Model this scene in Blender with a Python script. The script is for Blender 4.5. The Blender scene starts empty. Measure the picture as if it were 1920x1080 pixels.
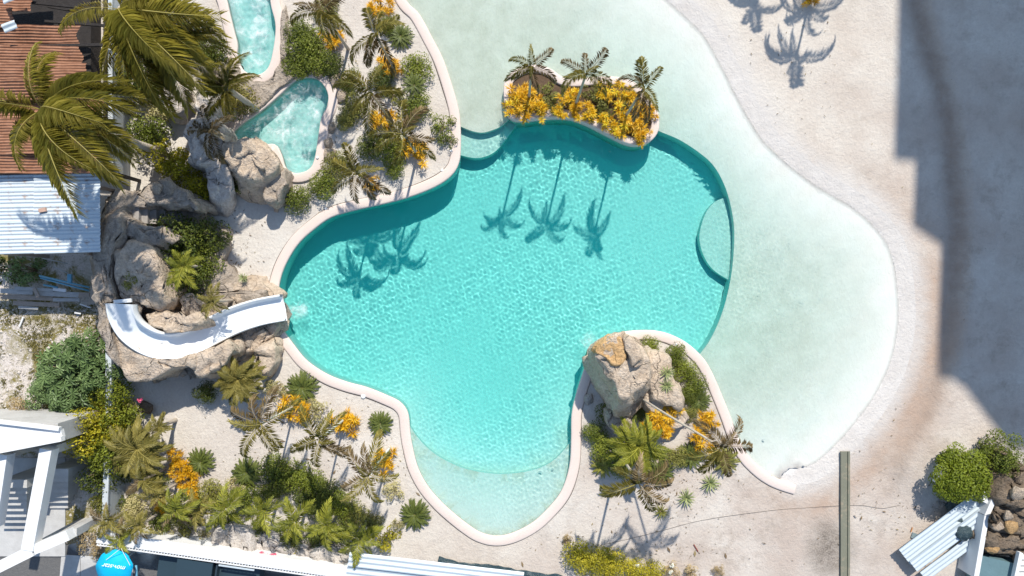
import bpy, bmesh, math, random
import numpy as np
from mathutils import Vector, Matrix, noise
from mathutils.geometry import delaunay_2d_cdt

# ------------------------------------------------------------------ camera, sky, sun, exposure
sc = bpy.context.scene
COL = sc.collection
R = math.radians
CAM_H = 32.0          # a drone hovering 32 m above the pool, looking straight down
PXM = 40.0            # plan scale: 40 survey units to the metre
cam = bpy.data.cameras.new('camera')
cam.sensor_width = 36.0
cam.lens = 36.0 * CAM_H / 48.0
cam.clip_end = 2000.0
cam_ob = bpy.data.objects.new('camera', cam)
COL.objects.link(cam_ob)
cam_ob.location = (0, 0, CAM_H)
sc.camera = cam_ob

SUN_EL = 47.0
SH = Vector((-0.235, -1.0, 0)).normalized()          # where shadows fall on the ground
sun_to = Vector((-SH.x * math.cos(R(SUN_EL)), -SH.y * math.cos(R(SUN_EL)), math.sin(R(SUN_EL))))
sun = bpy.data.lights.new('sun', 'SUN')
sun.energy = 4.2
sun.angle = R(0.75)
sun.color = (1.0, 0.95, 0.865)
sun_ob = bpy.data.objects.new('sun', sun)
COL.objects.link(sun_ob)
sun_ob.rotation_euler = sun_to.to_track_quat('Z', 'Y').to_euler()
sun_ob.location = (10, 30, 40)
sun.cycles.is_caustics_light = True

world = bpy.data.worlds.new('World')
sc.world = world
world.use_nodes = True
wn = world.node_tree
bg = wn.nodes['Background']
sky = wn.nodes.new('ShaderNodeTexSky')
sky.sky_type = 'NISHITA'
sky.sun_disc = False
sky.sun_elevation = R(SUN_EL)
sky.sun_rotation = math.atan2(sun_to.x, sun_to.y)
sky.altitude = 0.0
sky.air_density = 1.1
sky.dust_density = 0.3
sky.ozone_density = 1.2
wn.links.new(sky.outputs[0], bg.inputs[0])
bg.inputs[1].default_value = 0.135

sc.view_settings.view_transform = 'Standard'
sc.view_settings.look = 'None'
sc.view_settings.gamma = 1.0
sc.view_settings.exposure = 0.44
sc.cycles.use_denoising = True
sc.cycles.max_bounces = 7
sc.cycles.diffuse_bounces = 3
sc.cycles.glossy_bounces = 2
sc.cycles.transmission_bounces = 4
sc.cycles.transparent_max_bounces = 8
sc.cycles.volume_max_steps = 2
sc.cycles.sample_clamp_indirect = 6.0

# ------------------------------------------------------------------ helpers
def W(px, py, h=0.0):
    """survey position -> world point at height h"""
    k = (1.0 - h / CAM_H) / PXM
    return Vector(((px - 960.0) * k, (540.0 - py) * k, h))

def tag(o, label=None, cat=None, group=None, kind=None):
    if label: o['label'] = label
    if cat: o['category'] = cat
    if group: o['group'] = group
    if kind: o['kind'] = kind
    return o

def link(name, me, mats=(), parent=None, loc=(0, 0, 0), rot=(0, 0, 0), scale=(1, 1, 1)):
    o = bpy.data.objects.new(name, me)
    COL.objects.link(o)
    if me is not None and mats:
        if not isinstance(mats, (list, tuple)): mats = [mats]
        if len(me.materials) == 0:
            for m in mats: me.materials.append(m)
    if parent is not None: o.parent = parent
    o.location = loc; o.rotation_euler = rot; o.scale = scale
    return o

def empty(name, loc=(0, 0, 0), rz=0.0, s=1.0):
    o = bpy.data.objects.new(name, None)
    COL.objects.link(o)
    o.location = loc; o.rotation_euler = (0, 0, rz); o.scale = (s, s, s)
    o.empty_display_size = 0.2
    return o

def mesh(name, V, F, smooth=False, mi=None, rnd=None):
    me = bpy.data.meshes.new(name)
    me.from_pydata([tuple(v) for v in V], [], [tuple(f) for f in F])
    if smooth: me.polygons.foreach_set('use_smooth', [True] * len(me.polygons))
    if mi is not None: me.polygons.foreach_set('material_index', list(mi))
    if rnd is not None:
        a = me.attributes.new('rnd', 'FLOAT', 'FACE')
        a.data.foreach_set('value', np.asarray(rnd, dtype=np.float32))
    me.update()
    return me

def bm_mesh(name, bm, smooth=False):
    me = bpy.data.meshes.new(name)
    bm.normal_update()
    bm.to_mesh(me); bm.free()
    if smooth: me.polygons.foreach_set('use_smooth', [True] * len(me.polygons))
    return me

def spline(pts, step=0.25, closed=False):
    """Catmull-Rom through 2-D/3-D points, resampled about every `step` metres"""
    P = [np.array(p, float) for p in pts]
    n = len(P); out = []
    segs = n if closed else n - 1
    for i in range(segs):
        if closed:
            a, b, c, d = P[(i-1) % n], P[i], P[(i+1) % n], P[(i+2) % n]
        else:
            a, b, c, d = P[max(i-1, 0)], P[i], P[i+1], P[min(i+2, n-1)]
        k = max(1, int(np.linalg.norm(c - b) / step + 0.5))
        for j in range(k):
            t = j / k
            out.append(0.5 * ((2*b) + (-a+c)*t + (2*a-5*b+4*c-d)*t*t + (-a+3*b-3*c+d)*t**3))
    if not closed: out.append(P[-1])
    return np.array(out)

def PX(pts, h=0.0):
    return [tuple(W(p[0], p[1], h)[:2]) for p in pts]

def inside(poly, pts):
    poly = np.asarray(poly); pts = np.asarray(pts)
    x, y = pts[:, 0], pts[:, 1]
    res = np.zeros(len(pts), bool)
    n = len(poly); j = n - 1
    for i in range(n):
        xi, yi = poly[i]; xj, yj = poly[j]
        c = ((yi > y) != (yj > y))
        if yi != yj:
            res ^= c & (x < (xj - xi) * (y - yi) / (yj - yi) + xi)
        j = i
    return res

def dist_poly(line, pts):
    """distance from pts to an open polyline"""
    line = np.asarray(line); pts = np.asarray(pts)
    best = np.full(len(pts), 1e9)
    for a, b in zip(line[:-1], line[1:]):
        ab = b - a; L = (ab @ ab) + 1e-12
        t = np.clip(((pts - a) @ ab) / L, 0, 1)
        d = np.linalg.norm(pts - (a + t[:, None] * ab), axis=1)
        best = np.minimum(best, d)
    return best

def smooth01(x):
    x = np.clip(x, 0, 1); return x*x*(3-2*x)

def triangulate(lines, pts):
    """constrained Delaunay: lines = [(array, closed)], pts = loose points"""
    V = []; Ed = []
    for arr, closed in lines:
        s = len(V)
        V += [Vector((float(p[0]), float(p[1]))) for p in arr]
        n = len(arr)
        Ed += [(s+i, s+i+1) for i in range(n-1)]
        if closed: Ed.append((s+n-1, s))
    V += [Vector((float(p[0]), float(p[1]))) for p in pts]
    r = delaunay_2d_cdt(V, Ed, [], 0, 1e-4)
    return np.array([tuple(v) for v in r[0]]), np.array([f for f in r[2]])

def boxes(items):
    """one mesh out of boxes given as (cx,cy,cz,sx,sy,sz[,rz])"""
    V = []; F = []
    for it in items:
        cx, cy, cz, sx, sy, sz = it[:6]
        rz = it[6] if len(it) > 6 else 0.0
        c, s = math.cos(rz), math.sin(rz)
        b = len(V)
        for dz in (-.5, .5):
            for dx, dy in ((-.5, -.5), (.5, -.5), (.5, .5), (-.5, .5)):
                x, y = dx*sx, dy*sy
                V.append((cx + x*c - y*s, cy + x*s + y*c, cz + dz*sz))
        F += [(b, b+3, b+2, b+1), (b+4, b+5, b+6, b+7)] + [(b+i, b+(i+1) % 4, b+4+(i+1) % 4, b+4+i) for i in range(4)]
    return V, F

def beam(a, b, w, h):
    """box mesh data between two points a, b (w wide, h thick)"""
    a = Vector(a); b = Vector(b); d = (b - a).normalized()
    s = d.cross(Vector((0, 0, 1)))
    if s.length < 1e-4: s = Vector((1, 0, 0))
    s.normalize(); u = s.cross(d)
    V = []
    for p in (a, b):
        for i, j in ((-1, -1), (1, -1), (1, 1), (-1, 1)):
            V.append(tuple(p + s*(i*w/2) + u*(j*h/2)))
    F = [(0, 1, 2, 3), (7, 6, 5, 4)] + [(i, 4+i, 4+(i+1) % 4, (i+1) % 4) for i in range(4)]
    return V, F

def tube(path, radii, n=8, cap=True):
    V = []; F = []
    path = [Vector(p) for p in path]
    for i, p in enumerate(path):
        d = (path[min(i+1, len(path)-1)] - path[max(i-1, 0)]).normalized()
        s = d.cross(Vector((0, 0, 1)))
        if s.length < 1e-3: s = Vector((1, 0, 0))
        s.normalize(); u = s.cross(d)
        r = radii[i] if hasattr(radii, '__len__') else radii
        for k in range(n):
            a = 2*math.pi*k/n
            V.append(tuple(p + s*(r*math.cos(a)) + u*(r*math.sin(a))))
    for i in range(len(path)-1):
        for k in range(n):
            F.append((i*n+k, i*n+(k+1) % n, (i+1)*n+(k+1) % n, (i+1)*n+k))
    if cap:
        F.append(tuple(range(n-1, -1, -1)))
        F.append(tuple((len(path)-1)*n+k for k in range(n)))
    return V, F

def sweep_strip(line, profile, closed=False, z=None):
    """sweep an (offset, height) profile along a plan polyline; offset is to the right of travel"""
    L = np.asarray(line); n = len(L)
    V = []; F = []; m = len(profile)
    for i in range(n):
        if closed: d = L[(i+1) % n] - L[(i-1) % n]
        else: d = L[min(i+1, n-1)] - L[max(i-1, 0)]
        d = d / (np.linalg.norm(d) + 1e-9)
        r = np.array([d[1], -d[0]])
        for o, h in profile:
            V.append((L[i][0] + r[0]*o, L[i][1] + r[1]*o, h + (z[i] if z is not None else 0.0)))
    for i in range(n if closed else n-1):
        a = i*m; b = ((i+1) % n)*m
        for k in range(m-1):
            F.append((a+k, b+k, b+k+1, a+k+1))
    return V, F

# ------------------------------------------------------------------ materials
class NT:
    def __init__(s, name):
        s.m = bpy.data.materials.new(name); s.m.use_nodes = True
        s.t = s.m.node_tree; s.t.nodes.clear()
        s.out = s.n('ShaderNodeOutputMaterial')
    def n(s, typ, **kw):
        nd = s.t.nodes.new(typ)
        for k, v in kw.items(): setattr(nd, k, v)
        return nd
    def set(s, sock, v):
        if v is None: return
        if hasattr(v, 'is_linked'): s.t.links.new(v, sock)
        elif isinstance(v, (tuple, list)): sock.default_value = tuple(v) + ((1.0,) if len(v) == 3 and len(sock.default_value) == 4 else ())
        else: sock.default_value = v
    def coord(s, which='Object'):
        return s.n('ShaderNodeTexCoord').outputs[which]
    def mapping(s, vec, scale=(1, 1, 1), rot=(0, 0, 0), loc=(0, 0, 0)):
        m = s.n('ShaderNodeMapping'); s.set(m.inputs[0], vec)
        m.inputs[1].default_value = loc; m.inputs[2].default_value = rot; m.inputs[3].default_value = scale
        return m.outputs[0]
    def noise(s, scale, detail=3, rough=.55, vec=None, dist=0.0):
        nd = s.n('ShaderNodeTexNoise'); s.set(nd.inputs['Vector'], vec if vec is not None else s.coord())
        nd.inputs['Scale'].default_value = scale; nd.inputs['Detail'].default_value = detail
        nd.inputs['Roughness'].default_value = rough; nd.inputs['Distortion'].default_value = dist
        return nd.outputs['Fac']
    def voro(s, scale, vec=None, feature='F1', out='Distance'):
        nd = s.n('ShaderNodeTexVoronoi', feature=feature); s.set(nd.inputs['Vector'], vec if vec is not None else s.coord())
        nd.inputs['Scale'].default_value = scale
        return nd.outputs[out]
    def ramp(s, fac, stops, interp='LINEAR'):
        r = s.n('ShaderNodeValToRGB'); s.set(r.inputs[0], fac); cr = r.color_ramp; cr.interpolation = interp
        while len(cr.elements) < len(stops): cr.elements.new(0.5)
        for e, (p, c) in zip(cr.elements, stops):
            e.position = p
            e.color = (c, c, c, 1) if isinstance(c, (int, float)) else tuple(c) + (1,)
        return r.outputs[0]
    def mix(s, f, a, b, mode='MIX'):
        m = s.n('ShaderNodeMix', data_type='RGBA', blend_type=mode)
        s.set(m.inputs[0], f); s.set(m.inputs[6], a); s.set(m.inputs[7], b)
        return m.outputs[2]
    def math(s, op, a, b=None):
        m = s.n('ShaderNodeMath', operation=op); s.set(m.inputs[0], a)
        if b is not None: s.set(m.inputs[1], b)
        return m.outputs[0]
    def attr(s, name): return s.n('ShaderNodeAttribute', attribute_name=name).outputs['Fac']
    def orand(s): return s.n('ShaderNodeObjectInfo').outputs['Random']
    def bump(s, h, dist=0.02, strength=1.0, normal=None):
        b = s.n('ShaderNodeBump'); s.set(b.inputs['Height'], h)
        b.inputs['Distance'].default_value = dist; b.inputs['Strength'].default_value = strength
        if normal is not None: s.set(b.inputs['Normal'], normal)
        return b.outputs[0]
    def pbr(s, col, rough=.8, normal=None, metal=0.0, spec=.3, surface=True, **kw):
        p = s.n('ShaderNodeBsdfPrincipled')
        s.set(p.inputs['Base Color'], col); s.set(p.inputs['Roughness'], rough); s.set(p.inputs['Metallic'], metal)
        s.set(p.inputs['Specular IOR Level'], spec)
        if normal is not None: s.set(p.inputs['Normal'], normal)
        for k, v in kw.items(): s.set(p.inputs[k], v)
        if surface: s.t.links.new(p.outputs[0], s.out.inputs[0])
        return p.outputs[0]

def simple(name, col, rough=.7, var=.25, scale=6.0, bump=.01, spec=.3, metal=0.0, dirt=None, dirt_amt=.5):
    t = NT(name)
    n1 = t.noise(scale, 5); n2 = t.noise(scale*6, 3)
    c = t.mix(n1, tuple(x*(1-var) for x in col), tuple(min(1, x*(1+var)) for x in col))
    c = t.mix(t.math('MULTIPLY', n2, .5), c, tuple(x*(1-var*.6) for x in col))
    if dirt is not None:
        c = t.mix(t.ramp(t.noise(scale*.35, 6, .65), [(.45, 0.0), (.72, dirt_amt)]), c, dirt)
    t.pbr(c, rough, t.bump(t.math('ADD', n1, n2), bump), metal, spec)
    return t.m
# ------------------------------------------------------------------ materials of the setting
def ground_material():
    t = NT('sand_ground')
    co = t.coord()
    big = t.noise(.10, 5, .6, co); mid = t.noise(.55, 6, .65, co, .4); fine = t.noise(9, 6, .7, co); grain = t.noise(55, 3, .7, co)
    c = t.mix(t.ramp(mid, [(.3, 0.0), (.7, 1.0)]), (.595, .53, .455), (.665, .615, .54))
    c = t.mix(t.ramp(big, [(.42, 0.0), (.62, .75)]), c, (.69, .655, .59))
    # pink-brown dirt, washed in patches, stronger to the east and south of the beach
    sep = t.n('ShaderNodeSeparateXYZ'); t.set(sep.inputs[0], co)
    se = t.math('ADD', t.math('MULTIPLY', sep.outputs[0], .03), t.math('MULTIPLY', sep.outputs[1], -.022))
    east = t.ramp(t.math('ADD', se, .2), [(.25, .12), (.8, 1.0)])
    d = t.ramp(t.noise(.30, 7, .66, co, .15), [(.40, 0.0), (.66, .8)])
    c = t.mix(t.math('MULTIPLY', d, east), c, (.42, .315, .25))
    c = t.mix(t.math('MULTIPLY', east, .32), c, (.50, .43, .375))
    d2 = t.ramp(t.noise(.9, 8, .75, t.mapping(co, loc=(7, 3, 0)), .2), [(.50, 0.0), (.70, .75)])
    c = t.mix(t.math('MULTIPLY', d2, east), c, (.33, .27, .22))
    c = t.mix(t.ramp(fine, [(.35, .28), (.6, 0.0)]), c, (.40, .34, .29))
    c = t.mix(t.ramp(grain, [(.60, 0.0), (.78, .3)]), c, (.28, .23, .19))
    c = t.mix(t.ramp(t.voro(2.4, co), [(.02, .7), (.05, 0.0)]), c, (.17, .13, .10))
    st = t.ramp(t.noise(.17, 6, .72, t.mapping(co, loc=(3, 11, 0)), .3), [(.50, 0.0), (.60, .35)])
    c = t.mix(st, c, (.46, .39, .335))
    st2 = t.ramp(t.noise(2.8, 5, .7, t.mapping(co, loc=(5, 1, 0))), [(.60, 0.0), (.72, .4)])
    c = t.mix(st2, c, (.40, .33, .28))
    # attribute: darker brown along the swale
    c = t.mix(t.math('MULTIPLY', t.attr('swale'), t.ramp(t.noise(1.4, 6, .7, co), [(.2, .45), (.75, .95)])), c, (.27, .20, .155))
    c = t.mix(t.math('MULTIPLY', t.attr('band'), t.ramp(t.noise(.8, 7, .72, co), [(.28, .15), (.62, .95)])), c, (.43, .315, .24))
    fs_ = t.math('MULTIPLY', t.attr('foreshore'), t.ramp(t.noise(1.3, 6, .7, co), [(.3, .35), (.65, 1.0)]))
    c = t.mix(fs_, c, t.mix(t.noise(.9, 6, .7, co), (.53, .49, .45), (.62, .585, .545)))
    gv = t.math('MULTIPLY', t.attr('gravel'), t.ramp(t.noise(1.1, 6, .7, co), [(.3, .3), (.6, 1.0)]))
    c = t.mix(gv, c, t.mix(t.ramp(t.noise(16, 3, .7, co), [(.4, 0.0), (.65, 1.0)]), (.15, .125, .10), (.33, .28, .235)))
    # weedy rubble lot beside the shed
    g = t.ramp(t.noise(.8, 7, .7, co, .6), [(.46, 0.0), (.58, 1.0)])
    lot = t.mix(g, (.60, .54, .49), (.20, .17, .055))
    lot = t.mix(t.ramp(t.voro(7, co), [(.1, .7), (.3, 0.0)]), lot, (.68, .64, .60))
    lot = t.mix(t.ramp(t.noise(14, 4, .7, co), [(.52, 0.0), (.7, .7)]), lot, (.16, .12, .06))
    c = t.mix(t.attr('lot'), c, lot)
    c = t.mix(t.attr('tarmac'), c, t.mix(fine, (.10, .10, .10), (.17, .165, .16)))
    h = t.math('ADD', t.math('MULTIPLY', fine, .6), t.math('MULTIPLY', grain, .3))
    foot = t.noise(4.2, 5, .62, co, .5)
    t.pbr(c, .92, t.bump(t.math('ADD', t.math('ADD', h, t.math('MULTIPLY', foot, .75)), t.math('MULTIPLY', mid, 1.0)), .05), spec=.15)
    return t.m
M_ground = ground_material()

def plaster_material():
    t = NT('pool_plaster'); co = t.coord()
    n = t.noise(.5, 5, .6, co); f = t.noise(26, 4, .7, co); g = t.noise(90, 2, .6, co)
    deepc = t.mix(n, (.76, .77, .74), (.83, .835, .81))
    sho = t.mix(t.ramp(t.noise(.28, 6, .7, co, .4), [(.3, 0.0), (.7, 1.0)]), (.66, .62, .52), (.82, .77, .685))
    sho = t.mix(t.ramp(t.noise(1.5, 6, .75, co), [(.35, .45), (.6, 0.0)]), sho, (.52, .495, .40))
    c = t.mix(t.attr('shoal'), deepc, sho)
    c = t.mix(t.math('MULTIPLY', t.attr('lime_lift'), t.ramp(t.noise(1.2, 5, .65, co), [(.2, .7), (.7, 1.0)])), c, (.90, .875, .83))
    c = t.mix(t.attr('sandy'), c, t.mix(t.ramp(t.noise(.9, 6, .7, co), [(.3, 0.0), (.7, 1.0)]), (.53, .49, .45), (.62, .585, .545)))
    c = t.mix(t.ramp(f, [(.5, 0.0), (.75, .35)]), c, t.mix(1.0, c, (.8, .78, .74), 'MULTIPLY'))
    c = t.mix(t.ramp(g, [(.6, 0.0), (.8, .3)]), c, (.5, .47, .42))
    sb = t.math('MULTIPLY', t.attr('sandy'), t.math('ADD', t.noise(4.2, 5, .62, co, .5), t.math('MULTIPLY', t.noise(9, 6, .7, co), .8)))
    rip = t.noise(6.5, 4, .6, t.mapping(co, (1, .55, 1), (0, 0, .5)), .6)
    t.pbr(c, .85, t.bump(t.math('ADD', t.math('ADD', t.math('MULTIPLY', sb, 1.8), t.math('MULTIPLY', f, .3)), t.math('MULTIPLY', rip, t.math('MULTIPLY', t.attr('shoal'), 1.5))), .02), spec=.2)
    return t.m
M_plaster = plaster_material()

def coping_material():
    t = NT('coping_concrete'); co = t.coord()
    n = t.noise(.7, 5, .6, co); f = t.noise(20, 4, .7, co)
    c = t.mix(n, (.63, .515, .445), (.70, .605, .545))
    c = t.mix(t.ramp(f, [(.5, 0.0), (.8, .4)]), c, (.50, .41, .35))
    t.pbr(c, .8, t.bump(f, .01), spec=.25)
    return t.m
M_coping = coping_material()

def water_material():
    t = NT('pool_water')
    rf = t.n('ShaderNodeBsdfRefraction'); rf.inputs['IOR'].default_value = 1.33; rf.inputs['Roughness'].default_value = 0
    gl = t.n('ShaderNodeBsdfGlossy'); gl.inputs['Roughness'].default_value = .03
    fr = t.n('ShaderNodeFresnel'); fr.inputs['IOR'].default_value = 1.33
    mx = t.n('ShaderNodeMixShader'); t.t.links.new(fr.outputs[0], mx.inputs[0])
    t.t.links.new(rf.outputs[0], mx.inputs[1]); t.t.links.new(gl.outputs[0], mx.inputs[2])
    t.t.links.new(mx.outputs[0], t.out.inputs['Surface'])
    va = t.n('ShaderNodeVolumeAbsorption'); va.inputs[0].default_value = (.02, .93, .905, 1)
    # the medium fills only what lies below the water line
    g = t.n('ShaderNodeNewGeometry'); sx = t.n('ShaderNodeSeparateXYZ'); t.set(sx.inputs[0], g.outputs['Position'])
    t.set(va.inputs[1], t.math('MULTIPLY', t.math('LESS_THAN', sx.outputs[2], .6), WATER_DENS))
    t.t.links.new(va.outputs[0], t.out.inputs['Volume'])
    return t.m
WATER_DENS = 0.92
M_water = water_material()

# ------------------------------------------------------------------ plan curves
ZW = -0.05
C_px = [(690, -240), (712, -150), (735, -60), (760, 0), (785, 27), (810, 72), (830, 112), (847, 162), (860, 212), (863, 265), (860, 303), (847, 327), (820, 347),
        (775, 366), (725, 380), (662, 394), (620, 407), (587, 430), (560, 455), (540, 485), (527, 515), (521, 545), (521, 580), (530, 617),
        (550, 647), (575, 677), (612, 702), (650, 717), (687, 727), (725, 742), (750, 755), (764, 775), (768, 810), (772, 835), (782, 875),
        (800, 910), (825, 940), (850, 963), (875, 983), (900, 999), (930, 1006), (962, 1000), (1000, 980), (1030, 952), (1050, 927), (1062, 900), (1070, 865),
        (1072, 822), (1073, 777), (1081, 740), (1092, 705), (1106, 665), (1130, 638), (1165, 624), (1207, 620), (1240, 623), (1270, 634), (1295, 650),
        (1320, 675), (1337, 705), (1352, 740), (1367, 777), (1383, 820), (1400, 852), (1425, 878), (1450, 895), (1475, 905), (1492, 910)]
B_px = [(1492, 910), (1525, 904), (1562, 882), (1612, 832), (1665, 762), (1700, 690), (1715, 620), (1716, 560), (1706, 482), (1680, 425), (1625, 370), (1540, 318), (1467, 258),
        (1435, 215), (1405, 160), (1380, 110), (1342, 45), (1297, 0), (1235, -60), (1180, -140), (1140, -240)]
C = spline(PX(C_px), .14)
B = spline(PX(B_px), .3)
basin = np.vstack([C, B[1:]])
ISL_px = [(944, 165), (952, 142), (975, 126), (1005, 121), (1032, 128), (1055, 144), (1080, 147), (1122, 143), (1160, 144), (1187, 152), (1212, 172), (1232, 202), (1236, 240), (1222, 263),
          (1197, 272), (1172, 268), (1135, 250), (1097, 231), (1065, 221), (1022, 221), (985, 225), (960, 223), (948, 205)]
ISL = spline(PX(ISL_px, .4), .14, True)
DROP_px = [(1310, 664), (1330, 636), (1350, 592), (1364, 542), (1372, 490), (1374, 432), (1367, 385), (1354, 345), (1335, 312), (1310, 289), (1272, 264), (1235, 248), (1215, 238)]
DROP = spline(PX(DROP_px, -.4), .14)
STEP_lo = spline(PX([(975, 225), (945, 266), (926, 286), (905, 295), (885, 296), (860, 290)], -.5), .14)
STEP_hi = spline(PX([(965, 215), (943, 236), (925, 245), (905, 250), (885, 247), (858, 236)], -.3), .14)
LEDGE = spline(PX([(1375, 366), (1345, 376), (1327, 394), (1316, 420), (1312, 447), (1319, 477), (1337, 505), (1372, 528)], -.5), .14)
ALC = spline(PX([(760, 780), (778, 812), (803, 840), (835, 862), (880, 880), (940, 888), (1000, 880), (1040, 860), (1076, 820)], -.4), .14)

def near(px, py):
    return int(np.argmin(np.linalg.norm(C - np.array(W(px, py)[:2]), axis=1)))
ia, ib, ic, idd = near(862, 292), near(767, 792), near(1072, 824), near(1310, 664)
deep = np.vstack([C[ia:ib], ALC[1:-1], C[ic:idd], DROP, [W(1150, 215)[:2], W(1000, 200)[:2]], STEP_lo])
ledge = np.vstack([LEDGE, [W(1420, 528)[:2], W(1420, 366)[:2]]])
step = np.vstack([STEP_lo, STEP_hi[::-1]])
alcove = np.vstack([ALC, C[ib:ic][::-1]])

def z_beach(p):
    d = dist_poly(B, p); dd_ = dist_poly(DROP, p)
    deep_ = .10 + .17*np.exp(-dd_/3.2)
    return -.054*np.clip(d/.75, 0, 1) - deep_*(1 - np.exp(-np.maximum(d-.6, 0)/3.0))
def z_alc(p):
    d = dist_poly(ALC, p)
    return -.40 + .15*smooth01(d/2.8)
ZD = -1.5
def z_deep(p):
    return ZD + .70*np.exp(-(dist_poly(ALC, p)/1.9)**1.3) + .22*smooth01((np.asarray(p)[:, 0]+4)/12)
REG = [('deep', z_deep), ('ledge', lambda p: np.full(len(p), -.72)), ('step', lambda p: np.full(len(p), -.62)),
       ('alcove', z_alc), ('beach', z_beach)]

# pools of the spa
PA_px = [(420, -40), (428, 10), (436, 45), (441, 65), (446, 85), (446, 108), (458, 134), (482, 143), (504, 130), (514, 98), (519, 52), (511, 15), (496, -40)]
PB_px = [(437, 252), (455, 232), (490, 208), (525, 178), (550, 154), (570, 146), (592, 147), (608, 160), (617, 180), (614, 202), (604, 222), (600, 245), (596, 272), (592, 296), (585, 314),
         (570, 324), (550, 325), (535, 314), (528, 292), (515, 272), (480, 275), (445, 272)]
PA = spline(PX(PA_px), .14, True)
PB = spline(PX(PB_px), .14, True)

# ------------------------------------------------------------------ ground sheet
SW = spline(PX([(1705, -150), (1712, -20), (1738, 90), (1768, 190), (1784, 300), (1790, 420), (1786, 540), (1772, 640), (1748, 730), (1712, 810), (1672, 880)]), .4)
def ground_z(P):
    P = np.asarray(P)
    d = dist_poly(SW, P)
    cross = np.zeros(len(P))
    xs = np.interp(-P[:, 1], -SW[:, 1], SW[:, 0])
    side = P[:, 0] - xs
    fade = smooth01((P[:, 1] + 11.0)/4.0)
    rise = smooth01((side + .15)/.95) * .30 * fade
    dip = -.05*np.exp(-((side+.3)/.5)**2)*fade
    n = np.array([noise.noise((p[0]*.45, p[1]*.45, 3.1)) for p in P])*.035 + np.array([noise.noise((p[0]*1.6, p[1]*1.6, 8.1)) for p in P])*.012
    far = (np.abs(P[:, 0]) > 60) | (np.abs(P[:, 1]) > 40)
    z = rise + dip + n
    edge = np.minimum(dist_poly(B, P), dist_poly(C, P))
    z *= smooth01(edge/1.5)
    z[far] = 0
    return z
gx, gy = np.meshgrid(np.arange(-36, 36.01, .5), np.arange(-20, 20.01, .5))
gp = np.stack([gx.ravel(), gy.ravel()], 1)
rngG = np.random.default_rng(4)
gp += rngG.uniform(-.12, .12, gp.shape)
sx_, sy_ = np.meshgrid(np.arange(17.5, 22.6, .22), np.arange(-9, 15, .35))
gp = np.vstack([gp, np.stack([sx_.ravel(), sy_.ravel()], 1)])
Bo = []
for off in (.18, .36, .6, .9, 1.3):
    for i in range(1, len(B)-1):
        d = B[i+1]-B[i-1]; d /= np.linalg.norm(d); Bo.append(B[i] - np.array([-d[1], d[0]])*off)
gp = np.vstack([gp, np.array(Bo)])
keep = ~inside(basin, gp) & (dist_poly(np.vstack([C, B]), gp) > .15) & ~inside(PA, gp) & ~inside(PB, gp)
gp = gp[keep]
outer = np.array([(-400, -400), (400, -400), (400, 400), (-400, 400)], float)
V2, F2 = triangulate([(basin, True), (PA, True), (PB, True), (outer, True)], gp)
cen = V2[F2].mean(1)
ok = ~inside(basin, cen) & ~inside(PA, cen) & ~inside(PB, cen)
F2 = F2[ok]
ZG = ground_z(V2)
me = mesh('ground', np.column_stack([V2, ZG]), F2.tolist(), True)
def pattr(me, name, vals):
    a = me.attributes.new(name, 'FLOAT', 'POINT'); a.data.foreach_set('value', np.asarray(vals, np.float32))
xs = np.interp(-V2[:, 1], -SW[:, 1], SW[:, 0]); side = V2[:, 0]-xs
pattr(me, 'swale', np.exp(-((side-.05)/.5)**2)*smooth01((V2[:, 1]+10)/3))
gq = (V2 - np.array(W(1556, 1030)[:2]))/np.array([1.0, 1.35])
dBg = dist_poly(B, V2)
pattr(me, 'foreshore', smooth01(1-dBg/1.0))
pattr(me, 'band', np.exp(-((dBg-1.0)/.9)**2)*smooth01((V2[:, 0]-9)/6)*smooth01((8-V2[:, 1])/8))
pattr(me, 'gravel', smooth01(1.5-np.linalg.norm(gq, axis=1)))
LOT = np.array(PX([(-400, 470), (165, 470), (168, 560), (205, 640), (205, 1015), (100, 1030), (-400, 1000)]))
pattr(me, 'lot', inside(LOT, V2).astype(float))
ROAD = np.array(PX([(-2000, 1000), (60, 1000), (190, 1030), (420, 1050), (640, 1085), (900, 1110), (3000, 1500), (3000, 4000), (-2000, 4000)]))
pattr(me, 'tarmac', inside(ROAD, V2).astype(float))
tag(link('ground', me, M_ground), kind='structure')

# ------------------------------------------------------------------ pool floor and walls
bx_, by_ = np.meshgrid(np.arange(-12, 20.01, .6), np.arange(-13, 20, .6))
bp = np.stack([bx_.ravel(), by_.ravel()], 1)
allc = np.vstack([C, B, DROP, STEP_lo, STEP_hi, LEDGE, ALC])
bp = bp[inside(basin, bp)]
dd = np.min(np.stack([dist_poly(l, bp) for l in (C, B, DROP, STEP_lo, STEP_hi, LEDGE, ALC)]), 0)
bp = bp[dd > .2]
B_in = []
for off in (.15, .3, .38, .46, .54, .62, .72, .82, .92, 1.2, 1.6, 2.0):
    for i in range(1, len(B)-1):
        d = B[i+1]-B[i-1]; d /= np.linalg.norm(d)
        B_in.append(B[i] + np.array([-d[1], d[0]])*off)
B_in = np.array(B_in); B_in = B_in[inside(basin, B_in)]
bp = np.vstack([bp, B_in])
V3, F3 = triangulate([(basin, True), (DROP, False), (STEP_lo, False), (STEP_hi, False), (LEDGE, False), (ALC, False)], bp)
c3 = V3[F3].mean(1)
inb = inside(basin, c3)
reg = np.full(len(F3), 4)
reg[inside(alcove, c3)] = 3
reg[inside(step, c3)] = 2
dp = inside(deep, c3)
reg[dp] = 0
reg[dp & inside(ledge, c3)] = 1
PV = []; PF = []
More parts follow.
